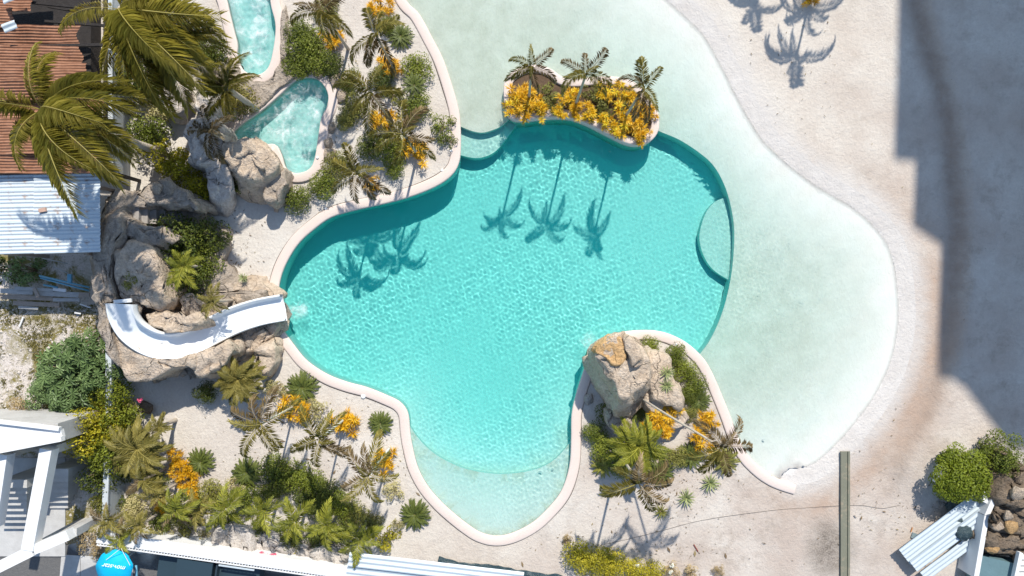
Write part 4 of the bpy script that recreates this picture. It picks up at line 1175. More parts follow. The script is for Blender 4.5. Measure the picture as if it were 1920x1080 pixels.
# ---- mound and west side
for x, y, r, z, hz, lab, m, k in [(384, 445, 40, 0, 1.7, 'dense dark shrub beside the sand path', M_shrub_dark, CLOUD_FINE), (322, 455, 48, .6, 1.6, 'dark shrub in front of the stone stair', M_shrub_dark, CLOUD), (386, 495, 36, 0, 1.4, 'green shrub on the path side of the mound', None, CLOUD_FINE),
                              (345, 525, 38, .6, 1.2, 'dark shrub over the hollow of the mound', M_shrub_dark, CLOUD), (250, 530, 20, 2.3, .4, 'reddish brown creeper on the mound top', M_shrub_grey, CLOUD_LOOSE),
                              (310, 292, 34, 0, 1.4, 'yellow green shrub under the coconut palm', M_shrub_yel, CLOUD_LOOSE), (338, 318, 32, 0, 1.4, 'brightest yellow shrub behind the rock stair', M_shrub_yel, CLOUD), (368, 350, 28, 0, 1.4, 'yellow green shrub beside the white chute', M_shrub_yel, CLOUD_FINE),
                              (380, 374, 22, 0, 1.0, 'dark olive shrub at the foot of the white chute', M_shrub, CLOUD_FINE), (455, 345, 22, 0, .9, 'dark fern shrub in the shade of the big boulder', M_shrub_dark, CLOUD_LOOSE),
                              (1, 505, 30, 0, 1.2, 'dark weeds under the edge of the metal roof', M_shrub_dark, CLOUD_LOOSE), (45, 505, 32, 0, 1.4, 'dark bush among the scrap pipes', M_castor, CLOUD_LOOSE),
                              (178, 785, 44, 0, 2.3, 'yellow green bush leaning on the boundary wall', M_shrub_yel, CLOUD_FINE), (150, 822, 44, 0, 2.4, 'tall yellow green bush beside the white flat roof', M_shrub_yel, CLOUD_FINE), (222, 785, 30, 0, 1.9, 'olive bush in the mound shadow', M_shrub, CLOUD),
                              (232, 765, 18, 0, 1.0, 'orange tinged shrub with a pink flower', M_shrub_pale, CLOUD_LOOSE), (200, 838, 40, 0, 2.1, 'olive bush below the yellow green one', M_shrub, CLOUD), (60, 745, 24, 0, .8, 'low green weed patch in the rubble lot', M_castor, CLOUD_LOOSE), (40, 770, 26, 0, .5, 'dry weeds beside the white flat roof', M_dry, CLOUD_LOOSE),
                              (180, 895, 34, 0, 1.6, 'shaded bush against the boundary wall', M_shrub_dark, CLOUD), (150, 1010, 26, 0, .5, 'dry brown scrub by the lane', M_dry, CLOUD_LOOSE), (180, 1030, 22, 0, .4, 'low dry scrub beside the blue parasol', M_dry, CLOUD_LOOSE), (207, 742, 30, 0, 2.0, 'olive bush growing over the boundary wall', M_shrub, CLOUD), (208, 812, 34, 0, 2.2, 'yellow green bush spilling over the boundary wall', M_shrub_yel, CLOUD_FINE), (216, 862, 32, 0, 1.9, 'olive bush covering the wall beside the feathery bush', M_shrub, CLOUD), (196, 945, 22, 0, 1.5, 'dry olive bush at the lower end of the boundary wall', M_shrub_grey, CLOUD), (385, 735, 20, 0, .9, 'dark green shrub in the mound shadow', M_shrub_dark, CLOUD)]:
    shrub(x, y, r, lab, m, k, 'shrubs on the west side', hz, z=z)
for x, y, h, n, s, lab, m in [(345, 498, 2.5, 12, .85, 'bushy palm on top of the dark shrubs', M_palm_lush), (400, 565, 2.6, 10, .68, 'feathery palm overhanging the slide', M_palm)]:
    palm(x, y, h, lab, FR_LUSH, m, n, s, .07, group='palms on the slide mound', name='mound_palm', z=.3)
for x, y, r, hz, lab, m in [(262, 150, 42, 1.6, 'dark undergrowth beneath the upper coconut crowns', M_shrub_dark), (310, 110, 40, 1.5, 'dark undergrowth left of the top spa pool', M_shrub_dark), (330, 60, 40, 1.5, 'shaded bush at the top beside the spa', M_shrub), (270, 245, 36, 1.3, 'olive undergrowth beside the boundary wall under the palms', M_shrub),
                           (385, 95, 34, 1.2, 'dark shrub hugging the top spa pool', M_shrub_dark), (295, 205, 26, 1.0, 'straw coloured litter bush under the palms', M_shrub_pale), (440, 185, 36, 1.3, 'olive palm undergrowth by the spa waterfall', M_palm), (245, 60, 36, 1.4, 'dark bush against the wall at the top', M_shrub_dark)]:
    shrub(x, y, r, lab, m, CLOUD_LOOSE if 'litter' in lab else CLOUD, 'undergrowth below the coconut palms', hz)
palm(302, 92, 4.6, 'lower coconut crown between the wall and the spa', FR_COCO, M_coco, 11, .7, .14, (.3, -.2), [5, -15, -35, -55, -75, -100, -30, 30, 60, 170, -5], group='coconut palms', name='coconut_palm')
# castor plant: star leaves
def star_cloud(seed, n, size):
    rg = random.Random(seed); V = []; F = []; rn = []
    for i in range(n):
        a = rg.uniform(0, 6.28); r = math.sqrt(rg.random())
        c = Vector((r*math.cos(a), r*math.sin(a), (1-r*r)*.75+rg.uniform(-.15, .2)+.2)); s = size*rg.uniform(.6, 1.2)
        tl = Vector((rg.uniform(-.4, .4), rg.uniform(-.4, .4), 1)).normalized(); q = tl.to_track_quat('Z', 'Y').to_matrix() @ Matrix.Rotation(rg.uniform(0, 6.28), 3, 'Z')
        tone = rg.random()
        for k in range(7):
            aa = k*2*math.pi/7; d = Vector((math.cos(aa), math.sin(aa), 0)); sd = Vector((-d.y, d.x, 0))
            b = len(V); V += [tuple(c), tuple(c+q@(d*s*.55+sd*s*.17+Vector((0, 0, .04*s)))), tuple(c+q@(d*s-Vector((0, 0, .18*s)))), tuple(c+q@(d*s*.55-sd*s*.17+Vector((0, 0, .04*s))))]
            F.append((b, b+1, b+2, b+3)); rn.append(min(1, .6*tone+.4*rg.random()))
    return mesh('foliage', V, F, False, None, rn)
STAR = [star_cloud(1, 150, .22), star_cloud(2, 110, .24)]
for x, y, r, hz, lab in [(165, 668, 40, 1.6, 'castor bush with star leaves against the mound'), (120, 695, 42, 1.5, 'castor bush spreading over the rubble'), (190, 705, 30, 1.8, 'castor bush rising over the boundary wall'), (130, 735, 40, 1.3, 'castor bush above the yellow green bush'), (90, 725, 26, .9, 'small castor bush at the edge of the rubble lot')]:
    shrub(x, y, r, lab, M_castor, STAR, 'castor bushes', hz, name='castor_bush')

# coconut palms, blown towards the east
palm(80, 206, 7.0, 'tall windswept coconut palm over the rusty and white roofs', FR_COCO, M_coco, 17, 1.0, .16, (.8, -.2), [4, -12, -26, -42, -60, -80, -104, -140, 175, 100, 74, 48, 24, -20, -50, 12, -34], group='coconut palms', name='coconut_palm')
palm(226, 18, 6.4, 'tall windswept coconut palm at the top left beside the spa', FR_COCO, M_coco, 18, 1.0, .17, (.6, -.5), [8, -5, -16, -26, -36, -46, -56, -68, -82, -100, 205, 28, 45, -41, -12, -31, -62, 2], group='coconut palms', name='coconut_palm')
palm(425, 165, 3.4, 'shorter coconut palm beside the spa pool waterfall', FR_COCO, M_coco, 12, .42, .14, (0, 0), group='coconut palms', name='coconut_palm')
palm(395, 245, 3.4, 'ragged dry palm trunk over the white rocks', FR_SMALL, M_palm_dry, 7, .9, .15, (0, 0), group='coconut palms', name='coconut_palm', dry=7)

# south edge bushes
for x, y, r, lab in [(1085, 1045, 30, 'yellow green bush at the left end of the south bush row'), (1118, 1055, 30, 'yellow green bush, second of the south bush row'), (1150, 1062, 28, 'yellow green bush under the palm shadow tip'), (1190, 1072, 24, 'yellow green bush right of the pink blossoms'), (1225, 1075, 22, 'low yellow green bush near the red stick')]:
    shrub(x, y, r, lab, M_shrub_yel, CLOUD, 'bushes along the south edge', .8)
for x, y, r, lab in [(1062, 1015, 12, 'dry reddish sprig above the south bushes'), (1262, 1072, 18, 'dry weeds right of the south bushes'), (1295, 1076, 16, 'dry weed tuft at the bottom edge'), (1350, 1072, 12, 'small dry weed tuft on the sand')]:
    shrub(x, y, r, lab, M_dry, CLOUD_LOOSE, 'dry weeds along the south edge', .4)
croton(1520, -3, 18, 'yellow croton at the top edge above a palm shadow', group='crotons of the upper garden')
# bougainvillea over the wall
bg_ = shrub(552, 1048, 26, 'yellow green bougainvillea with pink blossoms on the rockery', M_shrub_yel, CLOUD_LOOSE, 'bougainvillea', .7)
PET = leaf_cloud(91, 5, 60, .5, .6, .6, (.3, .4), .8)
for x, y, r in [(492, 1036, 5), (500, 1042, 5), (512, 1040, 6), (509, 1050, 6), (494, 1056, 4), (517, 1046, 4)]:
    p = W(x, y, .85); s = r/PXM*1.2
    o = link('blossom', with_mat(PET, M_pink), (), None, p, (0, 0, PR.uniform(0, 6)), (s, s, s)); o.parent = bg_
    o.matrix_parent_inverse = Matrix.LocRotScale(bg_.location, bg_.rotation_euler, bg_.scale).inverted()
tag(link('hibiscus_flower', with_mat(PET, M_pink), (), None, W(264, 750, 1.1), (0, 0, 1), (.16, .16, .16)), 'single pink flower in the shadow below the slide rocks', 'flower')
for x, y, lab in [(1195, 1060, 'white pink blossom tuft on the south bush row'), (1260, 1060, 'pale blossom tuft on the dry twig'), (1257, 1072, 'small pale blossom tuft at the bottom edge')]:
    tag(link('blossom_tuft', with_mat(PET, M_petal), (), None, W(x, y, .5), (0, 0, PR.uniform(0, 6)), (.13, .13, .13)), lab, 'flower', 'pale blossoms by the south bushes')
# trees at the right
def tree(px, py, r, h, label, cloud, mat):
    p = W(px, py, h*.8); e = empty('tree', (p.x, p.y, 0), .4); tag(e, label, 'tree', 'trees by the corrugated sheets')
    rm = r/PXM*(1-h*.8/CAM_H)
    tv, tf = tube([(0, 0, -.1), (.05, 0, h*.4), (0, .05, h*.75)], [.13, .10, .05], 8)
    link('trunk', mesh('trunk', tv, tf, True), M_stem, e)
    o = link('crown', with_mat(cloud, mat), (), e, (0, 0, h*.25), (0, 0, 0), (rm*1.08, rm*1.08, h*.62))
    return e
tree(1818, 895, 64, 2.0, 'round bright green clipped tree above the corrugated sheets', CLOUD_TREE[0], leaf_material('clipped_leaf', [(.0, (.07, .095, .005)), (.5, (.15, .19, .010)), (1.0, (.26, .30, .022))], .3))
tree(1893, 855, 48, 2.0, 'dark olive tree at the right edge beside the shadow', CLOUD_TREE[1], M_shrub)
# palms just outside the frame whose shadows fall on the sand
for x, y, h, lab in [(1538, -290, 4.8, 'palm beyond the top edge casting the wide feathered shadow'), (1658, -284, 4.8, 'palm beyond the top edge behind the yellow croton'), (1636, -178, 4.8, 'palm beyond the top edge casting the long thin shadow')]:
    palm(x, y, h, lab, n=8, fs=1.1, group='palms beyond the top edge')
# ------------------------------------------------------------------ sheds, walls, clutter
def metal_material(name, col, rust=None, rust_amt=.5, rough=.45, metal=.0, scale=1.2):
    t = NT(name); co = t.coord()
    n = t.noise(scale, 6, .65, co); f = t.noise(14, 4, .7, co)
    c = t.mix(n, tuple(x*.86 for x in col), tuple(min(1, x*1.08) for x in col))
    c = t.mix(t.ramp(f, [(.5, 0.0), (.8, .35)]), c, tuple(x*.6 for x in col))
    if rust is not None:
        c = t.mix(t.ramp(t.noise(scale*1.7, 7, .75, t.mapping(co, loc=(4, 9, 0))), [(.62-rust_amt*.35, 0.0), (.72-rust_amt*.2, .9)]), c, rust)
    t.pbr(c, rough, t.bump(f, .004), metal, .4)
    return t.m
M_tin = metal_material('galvanised_tin', (.54, .60, .63), (.34, .20, .12), .2, .4)
M_tin_new = metal_material('bright_tin', (.50, .565, .60), None, 0, .35)
def rust_material():
    t = NT('rusted_tin'); co = t.coord()
    n = t.noise(.9, 7, .7, co, .5); f = t.noise(7, 6, .75, co); s = t.noise(2.2, 5, .7, t.mapping(co, (.35, 5, 1)))
    c = t.mix(t.ramp(n, [(.3, 0.0), (.7, 1.0)]), (.20, .085, .045), (.40, .21, .13))
    c = t.mix(t.ramp(s, [(.45, 0.0), (.7, .8)]), c, (.11, .05, .03))
    c = t.mix(t.ramp(f, [(.55, 0.0), (.75, .6)]), c, (.47, .28, .19))
    t.pbr(c, .85, t.bump(f, .01), 0, .2)
    return t.m
M_rust = rust_material()
M_conc = simple('concrete', (.50, .49, .47), .85, .2, 2.5, .01, dirt=(.28, .26, .24))
M_white = simple('white_paint', (.72, .72, .71), .7, .08, 2, .006, dirt=(.55, .52, .48), dirt_amt=.3)
M_wallcap = simple('pale_blue_wall', (.50, .54, .56), .8, .15, 3, .008, dirt=(.35, .33, .3))
M_wood = simple('weathered_timber', (.36, .30, .25), .9, .35, 5, .02)
M_wood_grey = simple('grey_timber', (.42, .42, .41), .9, .3, 5, .02)
M_pipe = simple('blue_pipe', (.13, .33, .45), .5, .15, 5, .004)
M_black = simple('near_black', (.035, .03, .028), .9, .5, 4, .03)  # plain near-black; on the shed floor it paints shade beneath the roof

def corrugated(L, Wd, pitch=.12, amp=.022, sag=.04, seed=0, nu=26, tear=0.0):
    """sheet in local XY: ridges run along X"""
    nv = int(Wd/pitch*6)+1; V = []; F = []
    for i in range(nu):
        for j in range(nv):
            x = L*i/(nu-1); y = Wd*j/(nv-1)
            z = amp*math.sin(2*math.pi*y/pitch) + sag*noise.noise((x*.5+seed*5.1, y*.7, seed)) + sag*.4*noise.noise((x*1.7+seed*3, y*1.3, 4))
            if tear: x += tear*noise.noise((y*1.7, seed*2.2, i > nu/2))*(1 if i in (0, nu-1) else .0)
            V.append((x, y, z))
    for i in range(nu-1):
        for j in range(nv-1):
            F.append((i*nv+j, (i+1)*nv+j, (i+1)*nv+j+1, i*nv+j+1))
    return mesh('sheet', V, F, True)
def sheet_obj(name, me, mat, parent, a, b, z, slope=0.0, roll=0.0):
    """lay sheet along a->b (survey points at height z)"""
    A = W(a[0], a[1], z); Bv = W(b[0], b[1], z); d = Bv-A
    return link(name, with_mat(me, mat), (), parent, A, (roll, slope, math.atan2(d.y, d.x)))

# rusty shed: bent overlapping sheets
shed = empty('rusty_shed'); tag(shed, 'old shed with a buckled rust red corrugated roof', 'shed')
H1 = 3.2
def px_len(px, h): return px/PXM*(1-h/CAM_H)
y = 325; k = 0
while y > -60:
    wdt = px_len(36, H1)
    xr = 190 if y > 130 else (150 if y > 60 else (85 if y > 20 else 60))
    if 130 < y < 215: xr = 165
    for x0, x1 in (((-60, xr),) if y > 120 or y < 20 else ((-60, 30), (78, xr)) if 20 < y < 85 else ((-60, xr),)):
        if x1-x0 < 20: continue
        me = corrugated(px_len(x1-x0, H1), wdt*1.08, .125, .024, .16, k+1, 30, .35)
        zz_ = H1 + .12*math.sin(k*1.7) - (.35 if y < 90 else 0)
        sheet_obj('sheet', me, M_rust, shed, (x0, y), (x1, y+PR.uniform(-4, 4)), zz_, R(PR.uniform(-2, 2)), R(PR.uniform(-5, 5)))
    y -= 34; k += 1
for i, (a, b) in enumerate([((-40, 325), (200, 322)), ((-40, 200), (190, 196)), ((-40, 90), (200, 84)), ((198, 330), (198, -40))]):
    V, F = beam(W(a[0], a[1], 2.85), W(b[0], b[1], 2.85), .12, .14); link('rafter', mesh('rafter', V, F), M_black, shed)
for i, (x, y_) in enumerate([(195, 320), (195, 190), (195, 80), (30, 320), (30, 90)]):
    V, F = beam(W(x, y_, 2.8), Vector((W(x, y_, 2.8).x, W(x, y_, 2.8).y, -.1)), .14, .14); link('post', mesh('post', V, F), M_black, shed)
V, F = boxes([(W(60, 60).x-.5, W(60, 60).y, .4, 7.5, 9.0, .8)]); link('floor_slab', mesh('floor_slab', V, F), M_black, shed)  # black slab: shade below the broken roof put into its colour
for i, (x, y_, r, lab) in enumerate([(8, 8, .55, 'silvery crumpled sheet scrap at the top left corner'), (10, 62, .35, 'pale scrap sheet on the rusty roof')]):
    me = corrugated(r*1.6, r, .2, .03, .2, 60+i, 10); 
    tag(link('scrap_sheet', with_mat(me, M_tin), (), None, W(x, y_, 3.6), (.1, .1, .4)), lab, 'metal scrap')
# collapsed near-black rafters in the roof gap
for i, (a, b, lab) in enumerate([((90, 12), (195, 30), 'dark rafter across the roof gap'), ((110, 45), (185, 8), 'dark rafter leaning in the roof gap'), ((85, 40), (195, 48), 'lowest dark rafter in the roof gap'), ((60, 5), (150, 14), 'dark rafter at the top edge')]):
    V, F = beam(W(a[0], a[1], 2.0+i*.2), W(b[0], b[1], 2.3), .1, .12); tag(link('dark_rafter', mesh('dark_rafter', V, F), M_black), lab, 'rafter', 'dark rafters')

# white metal roof
shed2 = empty('metal_roof_shed'); tag(shed2, 'shed with a white corrugated metal roof beside the rusty one', 'shed')
H2 = 2.9
for i in range(5):
    y = 357 + i*29.5
    me = corrugated(px_len(118, H2), px_len(31, H2), .155, .022, .03, 80+i, 12)
    sheet_obj('sheet', me, M_tin, shed2, (-52, y+3), (66, y), H2+.02*i)
    me = corrugated(px_len(124, H2), px_len(31, H2), .155, .022, .03, 90+i, 12)
    sheet_obj('sheet', me, M_tin, shed2, (64, y+1), (186-i*4, y-2), H2+.05+.02*i)
for y in (340, 410, 475):
    V, F = beam(W(-50, y, H2-.15), W(165, y-2, H2-.15), .1, .12); link('purlin', mesh('purlin', V, F), M_wood, shed2)
for x, y in [(160, 475), (160, 345), (10, 475)]:
    q = W(x, y, H2-.2); V, F = beam(q, (q.x, q.y, -.1), .14, .14); link('post', mesh('post', V, F), M_wood, shed2)
tag(link('loose_brick', mesh('loose_brick', *boxes([(0, 0, 0, .3, .16, .1)])), simple('brick_pink', (.50, .33, .25), .9), None, W(80, 394, H2+.15), (0, 0, .2)), 'pinkish brick lying on the white metal roof', 'brick')

# boundary wall between the lots
bw = empty('boundary_wall'); tag(bw, 'long pale blue boundary wall between the garden and the neighbouring lot', 'wall')
for i, (y0, y1, x0, x1) in enumerate([(-60, 120, 207, 207), (120, 340, 207, 209), (640, 800, 205, 205), (800, 1015, 204, 196)]):
    a = W(x0, y0, 1.3); b = W(x1, y1, 1.3); a.z = b.z = .6
    V, F = beam(a, b, .2, 1.4); link('wall_panel', mesh('wall_panel', V, F), M_wallcap, bw)
    a.z = b.z = 1.34
    V, F = beam(a, b, .25, .08); link('coping', mesh('coping', V, F), M_wallcap, bw)

# timber and pipes under the roof edge
for i, (a, b, w, z, m, lab) in enumerate([((-20, 544), (62, 548), .22, .7, M_wood_grey, 'grey board at the left end of the scrap pile'), ((66, 549), (148, 553), .24, .7, M_wood_grey, 'long grey board in the middle of the scrap pile'), ((-20, 555), (100, 560), .2, .55, M_wood, 'brown board under the grey boards'),
                                 ((100, 562), (150, 562), .16, .55, M_wood_grey, 'short pale board beside the brown one'), ((25, 568), (112, 572), .2, .4, M_wood, 'lowest brown plank of the scrap pile'), ((35, 576), (72, 578), .12, .35, M_wood_grey, 'small pale plank at the grass edge'),
                                 ((148, 552), (168, 553), .2, .8, M_wood, 'stub of board against the rock wall'), ((28, 540), (100, 544), .14, .8, M_wood_grey, 'thin grey plank on top of the pile'), ((100, 542), (124, 545), .14, .85, M_white, 'short white plank on top of the pile'), ((64, 540), (72, 556), .16, .95, M_wood, 'upright wood offcut across the boards'),
                                 ((44, 595), (37, 612), .07, .12, M_white, 'thin white slat lying on the weeds'), ((150, 570), (170, 577), .06, .3, M_white, 'white slat poking out below the boards'), ((140, 586), (152, 588), .07, .15, M_white, 'small white scrap by the rock wall')]):
    V, F = beam(W(a[0], a[1], z), W(b[0], b[1], z-.05), w, .06); tag(link('plank', mesh('plank', V, F), m), lab, 'plank', 'scrap timber')
for i, (a, b, lab) in enumerate([((74, 517), (168, 539), 'upper blue pipe of the scrap pile'), ((76, 521), (167, 545), 'lower blue pipe of the scrap pile'), ((82, 534), (108, 539), 'short blue pipe behind the boards'), ((80, 484), (126, 494), 'thin grey pipe under the roof edge'), ((100, 500), (140, 518), 'slanting grey pipe in the dark of the scrap pile')]):
    V, F = tube([W(a[0], a[1], 1.0-.05*i), W(b[0], b[1], 1.0-.05*i)], .045 if i < 3 else .025, 8); tag(link('pipe', mesh('pipe', V, F, True), M_pipe if i < 3 else M_wood_grey), lab, 'pipe', 'scrap pipes')
V, F = beam(W(131, 514, 1.1), W(131, 530, 1.1), .18, .1); tag(link('blue_crate', mesh('blue_crate', V, F), M_pipe), 'small blue box standing on the blue pipes', 'box')

# rubble in the lot
rgR = np.random.default_rng(5); V = []; F = []
cnt = 0
while cnt < 1100:
    x, y = rgR.uniform(-30, 205), rgR.uniform(575, 790)
    if rgR.random() < .12: x, y = rgR.uniform(125, 185), rgR.uniform(890, 1010)
    s = float(rgR.choice([.025, .04, .06, .1], p=[.45, .33, .17, .05])); p = W(x, y, 0)
    b = len(V); oc = [(1, 0, 0), (0, 1, 0), (-1, 0, 0), (0, -1, 0), (0, 0, 1), (0, 0, -1)]
    a = rgR.uniform(0, 6.28)
    for q in oc:
        qx, qy = q[0]*math.cos(a)-q[1]*math.sin(a), q[0]*math.sin(a)+q[1]*math.cos(a)
        V.append((p.x+qx*s*rgR.uniform(.6, 1.3), p.y+qy*s*rgR.uniform(.6, 1.3), .02+q[2]*s*.6))
    F += [(b+i, b+(i+1) % 4, b+4) for i in range(4)]; cnt += 1
tag(link('rubble', mesh('rubble', V, F), simple('rubble_stone', (.56, .51, .46), .9, .4, 3)), 'pale broken rubble scattered over the empty lot', 'rubble', kind='stuff')
# weeds in the lot
V = []; F = []; rn = []
for i in range(5200):
    x, y = rgR.uniform(-30, 200), rgR.uniform(572, 800)
    if noise.noise((x*.02, y*.02, 2.0)) + .35*noise.noise((x*.07, y*.07, 5)) < .02+(.2 if y > 700 else 0) - (.35 if y < 610 else 0): continue
    p = W(x, y, 0)
    for k in range(5):
        a = rgR.uniform(0, 6.28); l = rgR.uniform(.05, .14); el = rgR.uniform(.2, 1.2)
        d = Vector((math.cos(a)*math.cos(el), math.sin(a)*math.cos(el), math.sin(el))); sd = Vector((-math.sin(a), math.cos(a), 0))*.016
        b = len(V); V += [tuple(p+sd), tuple(p-sd), tuple(p+d*l)]; F.append((b, b+1, b+2)); rn.append(rgR.random())
M_weed = leaf_material('weed', [(.0, (.07, .065, .015)), (.5, (.16, .14, .035)), (1.0, (.33, .28, .10))], .2, rw=.95)
tag(link('grass', mesh('grass', V, F, False, None, rn), M_weed), 'olive weeds growing through the rubble lot', 'grass', kind='stuff')

# ------------------------------------------------------------------ concrete stair house, bottom left
hs = empty('stair_building'); tag(hs, 'grey concrete stair house with white flat roof and open frame', 'building')
HZ = 3.8
def slab_px(pts, z0, z1):
    P = [W(p[0], p[1], z1) for p in pts]; n = len(P)
    V = [(p.x, p.y, z0) for p in P] + [(p.x, p.y, z1) for p in P]
    F = [tuple(range(n-1, -1, -1)), tuple(range(n, 2*n))] + [(i, (i+1) % n, n+(i+1) % n, n+i) for i in range(n)]
    return V, F
def ccw(pts): 
    a = sum(pts[i][0]*pts[(i+1) % len(pts)][1]-pts[(i+1) % len(pts)][0]*pts[i][1] for i in range(len(pts)))
    return pts if a < 0 else pts[::-1]
RP = ccw([(-120, 776), (0, 789), (67, 796), (114, 806), (117, 820), (103, 824), (0, 843), (-120, 866)])
V, F = slab_px(RP, HZ-.2, HZ); rf = link('roof', mesh('roof', V, F), M_white, hs)
V, F = beam(W(-120, 868, HZ+.06), W(118, 822, HZ+.06), .2, .26); link('parapet', mesh('parapet', V, F), M_white, rf)
V, F = beam(W(-120, 776, HZ+.05), W(113, 804, HZ+.05), .14, .2); link('parapet', mesh('parapet', V, F), M_white, rf)
V, F = boxes([(W(30, 815, HZ).x-1.2, W(30, 815, HZ).y, HZ/2-.15, 5.4, .8, HZ-.4)]); link('wall', mesh('wall', V, F), M_conc, hs)
for a, b, w, dz in [((93, 840), (58, 1028), .5, 0), ((-40, 1082), (66, 1029), .46, -.03), ((70, 1027), (134, 1000), .42, -.06), ((12, 850), (-8, 985), .42, -.02)]:
    V, F = beam(W(a[0], a[1], HZ-.45+dz), W(b[0], b[1], HZ-.45+dz), w, .5); link('beam', mesh('beam', V, F), M_white, hs)
for x, y in [(66, 1028), (92, 845), (130, 1002), (10, 852)]:
    q = W(x, y, HZ-.5); V, F = beam((q.x, q.y, HZ-.72), (q.x, q.y, -.1), .34, .34); link('column', mesh('column', V, F), M_conc, hs)
V, F = boxes([(W(40, 950).x, W(40, 950).y, .02, 4.2, 4.6, .12)]); link('floor_slab', mesh('floor_slab', V, F), M_conc, hs)
for i in range(8):          # main flight rises to the north
    z = .3+.27*i; p = W(26, 984-11*i, z)
    V, F = boxes([(p.x, p.y, z/2, 1.15, .36, z)]); link('step', mesh('step', V, F), M_conc, hs)
for i in range(7):          # side flight
    z = .2+.24*i; p = W(108, 946-10*i, z)
    V, F = boxes([(p.x, p.y, z/2, .95, .34, z)]); link('step', mesh('step', V, F), M_conc, hs)
V, F = boxes([(W(45, 875).x, W(45, 875).y, 1.6, .12, 1.6, 1.3)]); link('stair_wall', mesh('stair_wall', V, F), M_conc, hs)
# lane slab with joints by the parasol
ln = empty('lane_slab'); tag(ln, 'pale concrete lane slabs beside the blue parasol', 'pavement', kind='structure')
for i, pts in enumerate([[(115, 1040), (150, 1042), (150, 1080), (112, 1080)], [(151, 1042), (205, 1046), (203, 1110), (151, 1110)], [(206, 1046), (250, 1056), (246, 1110), (204, 1110)], [(112, 1081), (150, 1081), (150, 1130), (108, 1130)]]):
    V, F = slab_px(ccw(pts), -.05, .03); link('slab', mesh('slab', V, F), M_conc, ln)

# ------------------------------------------------------------------ white south wall with vent blocks
sw = empty('vented_wall'); tag(sw, 'white garden wall with a row of small vent slots along the lane', 'wall')
HW = 1.6
wa, wb = W(182, 1016, HW), W(655, 1084, HW)
d = (wb-wa).normalized(); nrm = Vector((-d.y, d.x, 0))
a1 = wa.copy(); b1 = wb.copy(); a1.z = b1.z = HW/2
V, F = beam(a1+nrm*.18, b1+nrm*.18, .14, HW); link('wall_panel', mesh('wall_panel', V, F), M_white, sw)
V, F = beam(wa+nrm*.24+Vector((0, 0, .03)), wb+nrm*.24+Vector((0, 0, .03)), .52, .07); link('capping', mesh('capping', V, F), M_white, sw)
V, F = beam(wa-nrm*.14+Vector((0, 0, -.02)), wb-nrm*.14+Vector((0, 0, -.02)), .05, .06); link('outer_rail', mesh('outer_rail', V, F), M_white, sw)
Lw = (wb-wa).length; nb = int(Lw/.13)
vb, fb = boxes([(0, 0, 0, .045, .20, .05, math.atan2(d.y, d.x)-.25)]); vm = mesh('vent_bar', vb, fb)
for i in range(nb):
    q = wa + d*(.13*i+.06) - nrm*.06
    link('vent_bar', with_mat(vm, M_white), (), sw, (q.x, q.y, HW+.0))
# parked pickup in the shade of the wall: only its roof and bed rails show
pk = empty('parked_truck'); tag(pk, 'dark blue grey truck roof with a bed rack parked below the white wall', 'truck')
M_truck = simple('truck_paint', (.03, .052, .066), .3, .1, 2, .002, .5); M_glass = simple('dark_glass', (.03, .045, .055), .1, .1, 2, .001, .6)
def tb(items, name, mat, rz):
    q = W(385, 1082, 1.4); e_ = link(name, mesh(name, *boxes(items)), mat, pk, (q.x, q.y, 0), (0, 0, rz)); return e_
rz = math.atan2(d.y, d.x)
tb([(0, 0, .75, 4.6, 1.6, .7)], 'body', M_truck, rz); tb([(-.5, 0, 1.3, 1.6, 1.4, .45)], 'cab', M_truck, rz); tb([(.45, 0, 1.25, .08, 1.25, .35)], 'rear_window', M_glass, rz)
for k in range(9): tb([(.7+.17*k, .72, 1.35, .04, .05, .5)], 'rack_bar', M_truck, rz)
tb([(1.4, .72, 1.62, 1.6, .06, .05)], 'rack_rail', M_tin_new, rz); tb([(1.4, -.72, 1.62, 1.6, .06, .05)], 'rack_rail', M_tin_new, rz)
for sx_1 in (-1.5, 1.4):
    for sy_1 in (-.75, .75):
        V, F = tube([(sx_1, sy_1-.1, .35), (sx_1, sy_1+.1, .35)], .36, 16); q = W(385, 1082, 1.4)
        link('wheel', mesh('wheel', V, F, True), M_black, pk, (q.x, q.y, 0), (0, 0, rz))

# blue parasol with lettering
ps = empty('parasol', W(214, 1062, 2.2)); ps.location.z = 0
tag(ps, 'bright blue advertising parasol with white lettering', 'parasol')
M_blue = simple('blue_canvas', (.0, .42, .70), .7, .06, 4, .004); M_lett = simple('white_lettering', (.85, .87, .88), .7, .02)
rad = [.62, .70, .82, .86, .82, .74, .66, .60]; ring = []
V = [(0, 0, 2.42)]; n = 40
for i in range(n):
    a = 2*math.pi*i/n
    r = .78+.10*math.cos(a-R(250))+.02*math.cos(8*a)
    V += [(r*.5*math.cos(a), r*.5*math.sin(a), 2.33), (r*math.cos(a), r*math.sin(a), 2.16), (r*math.cos(a), r*math.sin(a), 2.08)]
F = []
for i in range(n):
    a, b = 1+3*i, 1+3*((i+1) % n); F += [(0, a, b), (a, a+1, b+1, b), (a+1, a+2, b+2, b+1)]
cn = link('canopy', mesh('canopy', V, F, True), M_blue, ps)
V, F = tube([(0, 0, 0), (0, 0, 2.4)], .025, 8); link('pole', mesh('pole', V, F, True), M_tin_new, ps)
V, F = tube([(0, 0, -.02), (0, 0, .08)], .28, 20); link('base', mesh('base', V, F), M_conc, ps)
fc = bpy.data.curves.new('lettering', 'FONT'); fc.body = 'movistar'; fc.size = .27; fc.extrude = .004; fc.align_x = 'CENTER'; fc.align_y = 'CENTER'; fc.shear = .15
fo = link('lettering_curve', fc)
bpy.context.view_layer.update()
lm = bpy.data.meshes.new_from_object(fo.evaluated_get(bpy.context.evaluated_depsgraph_get())); bpy.data.objects.remove(fo)
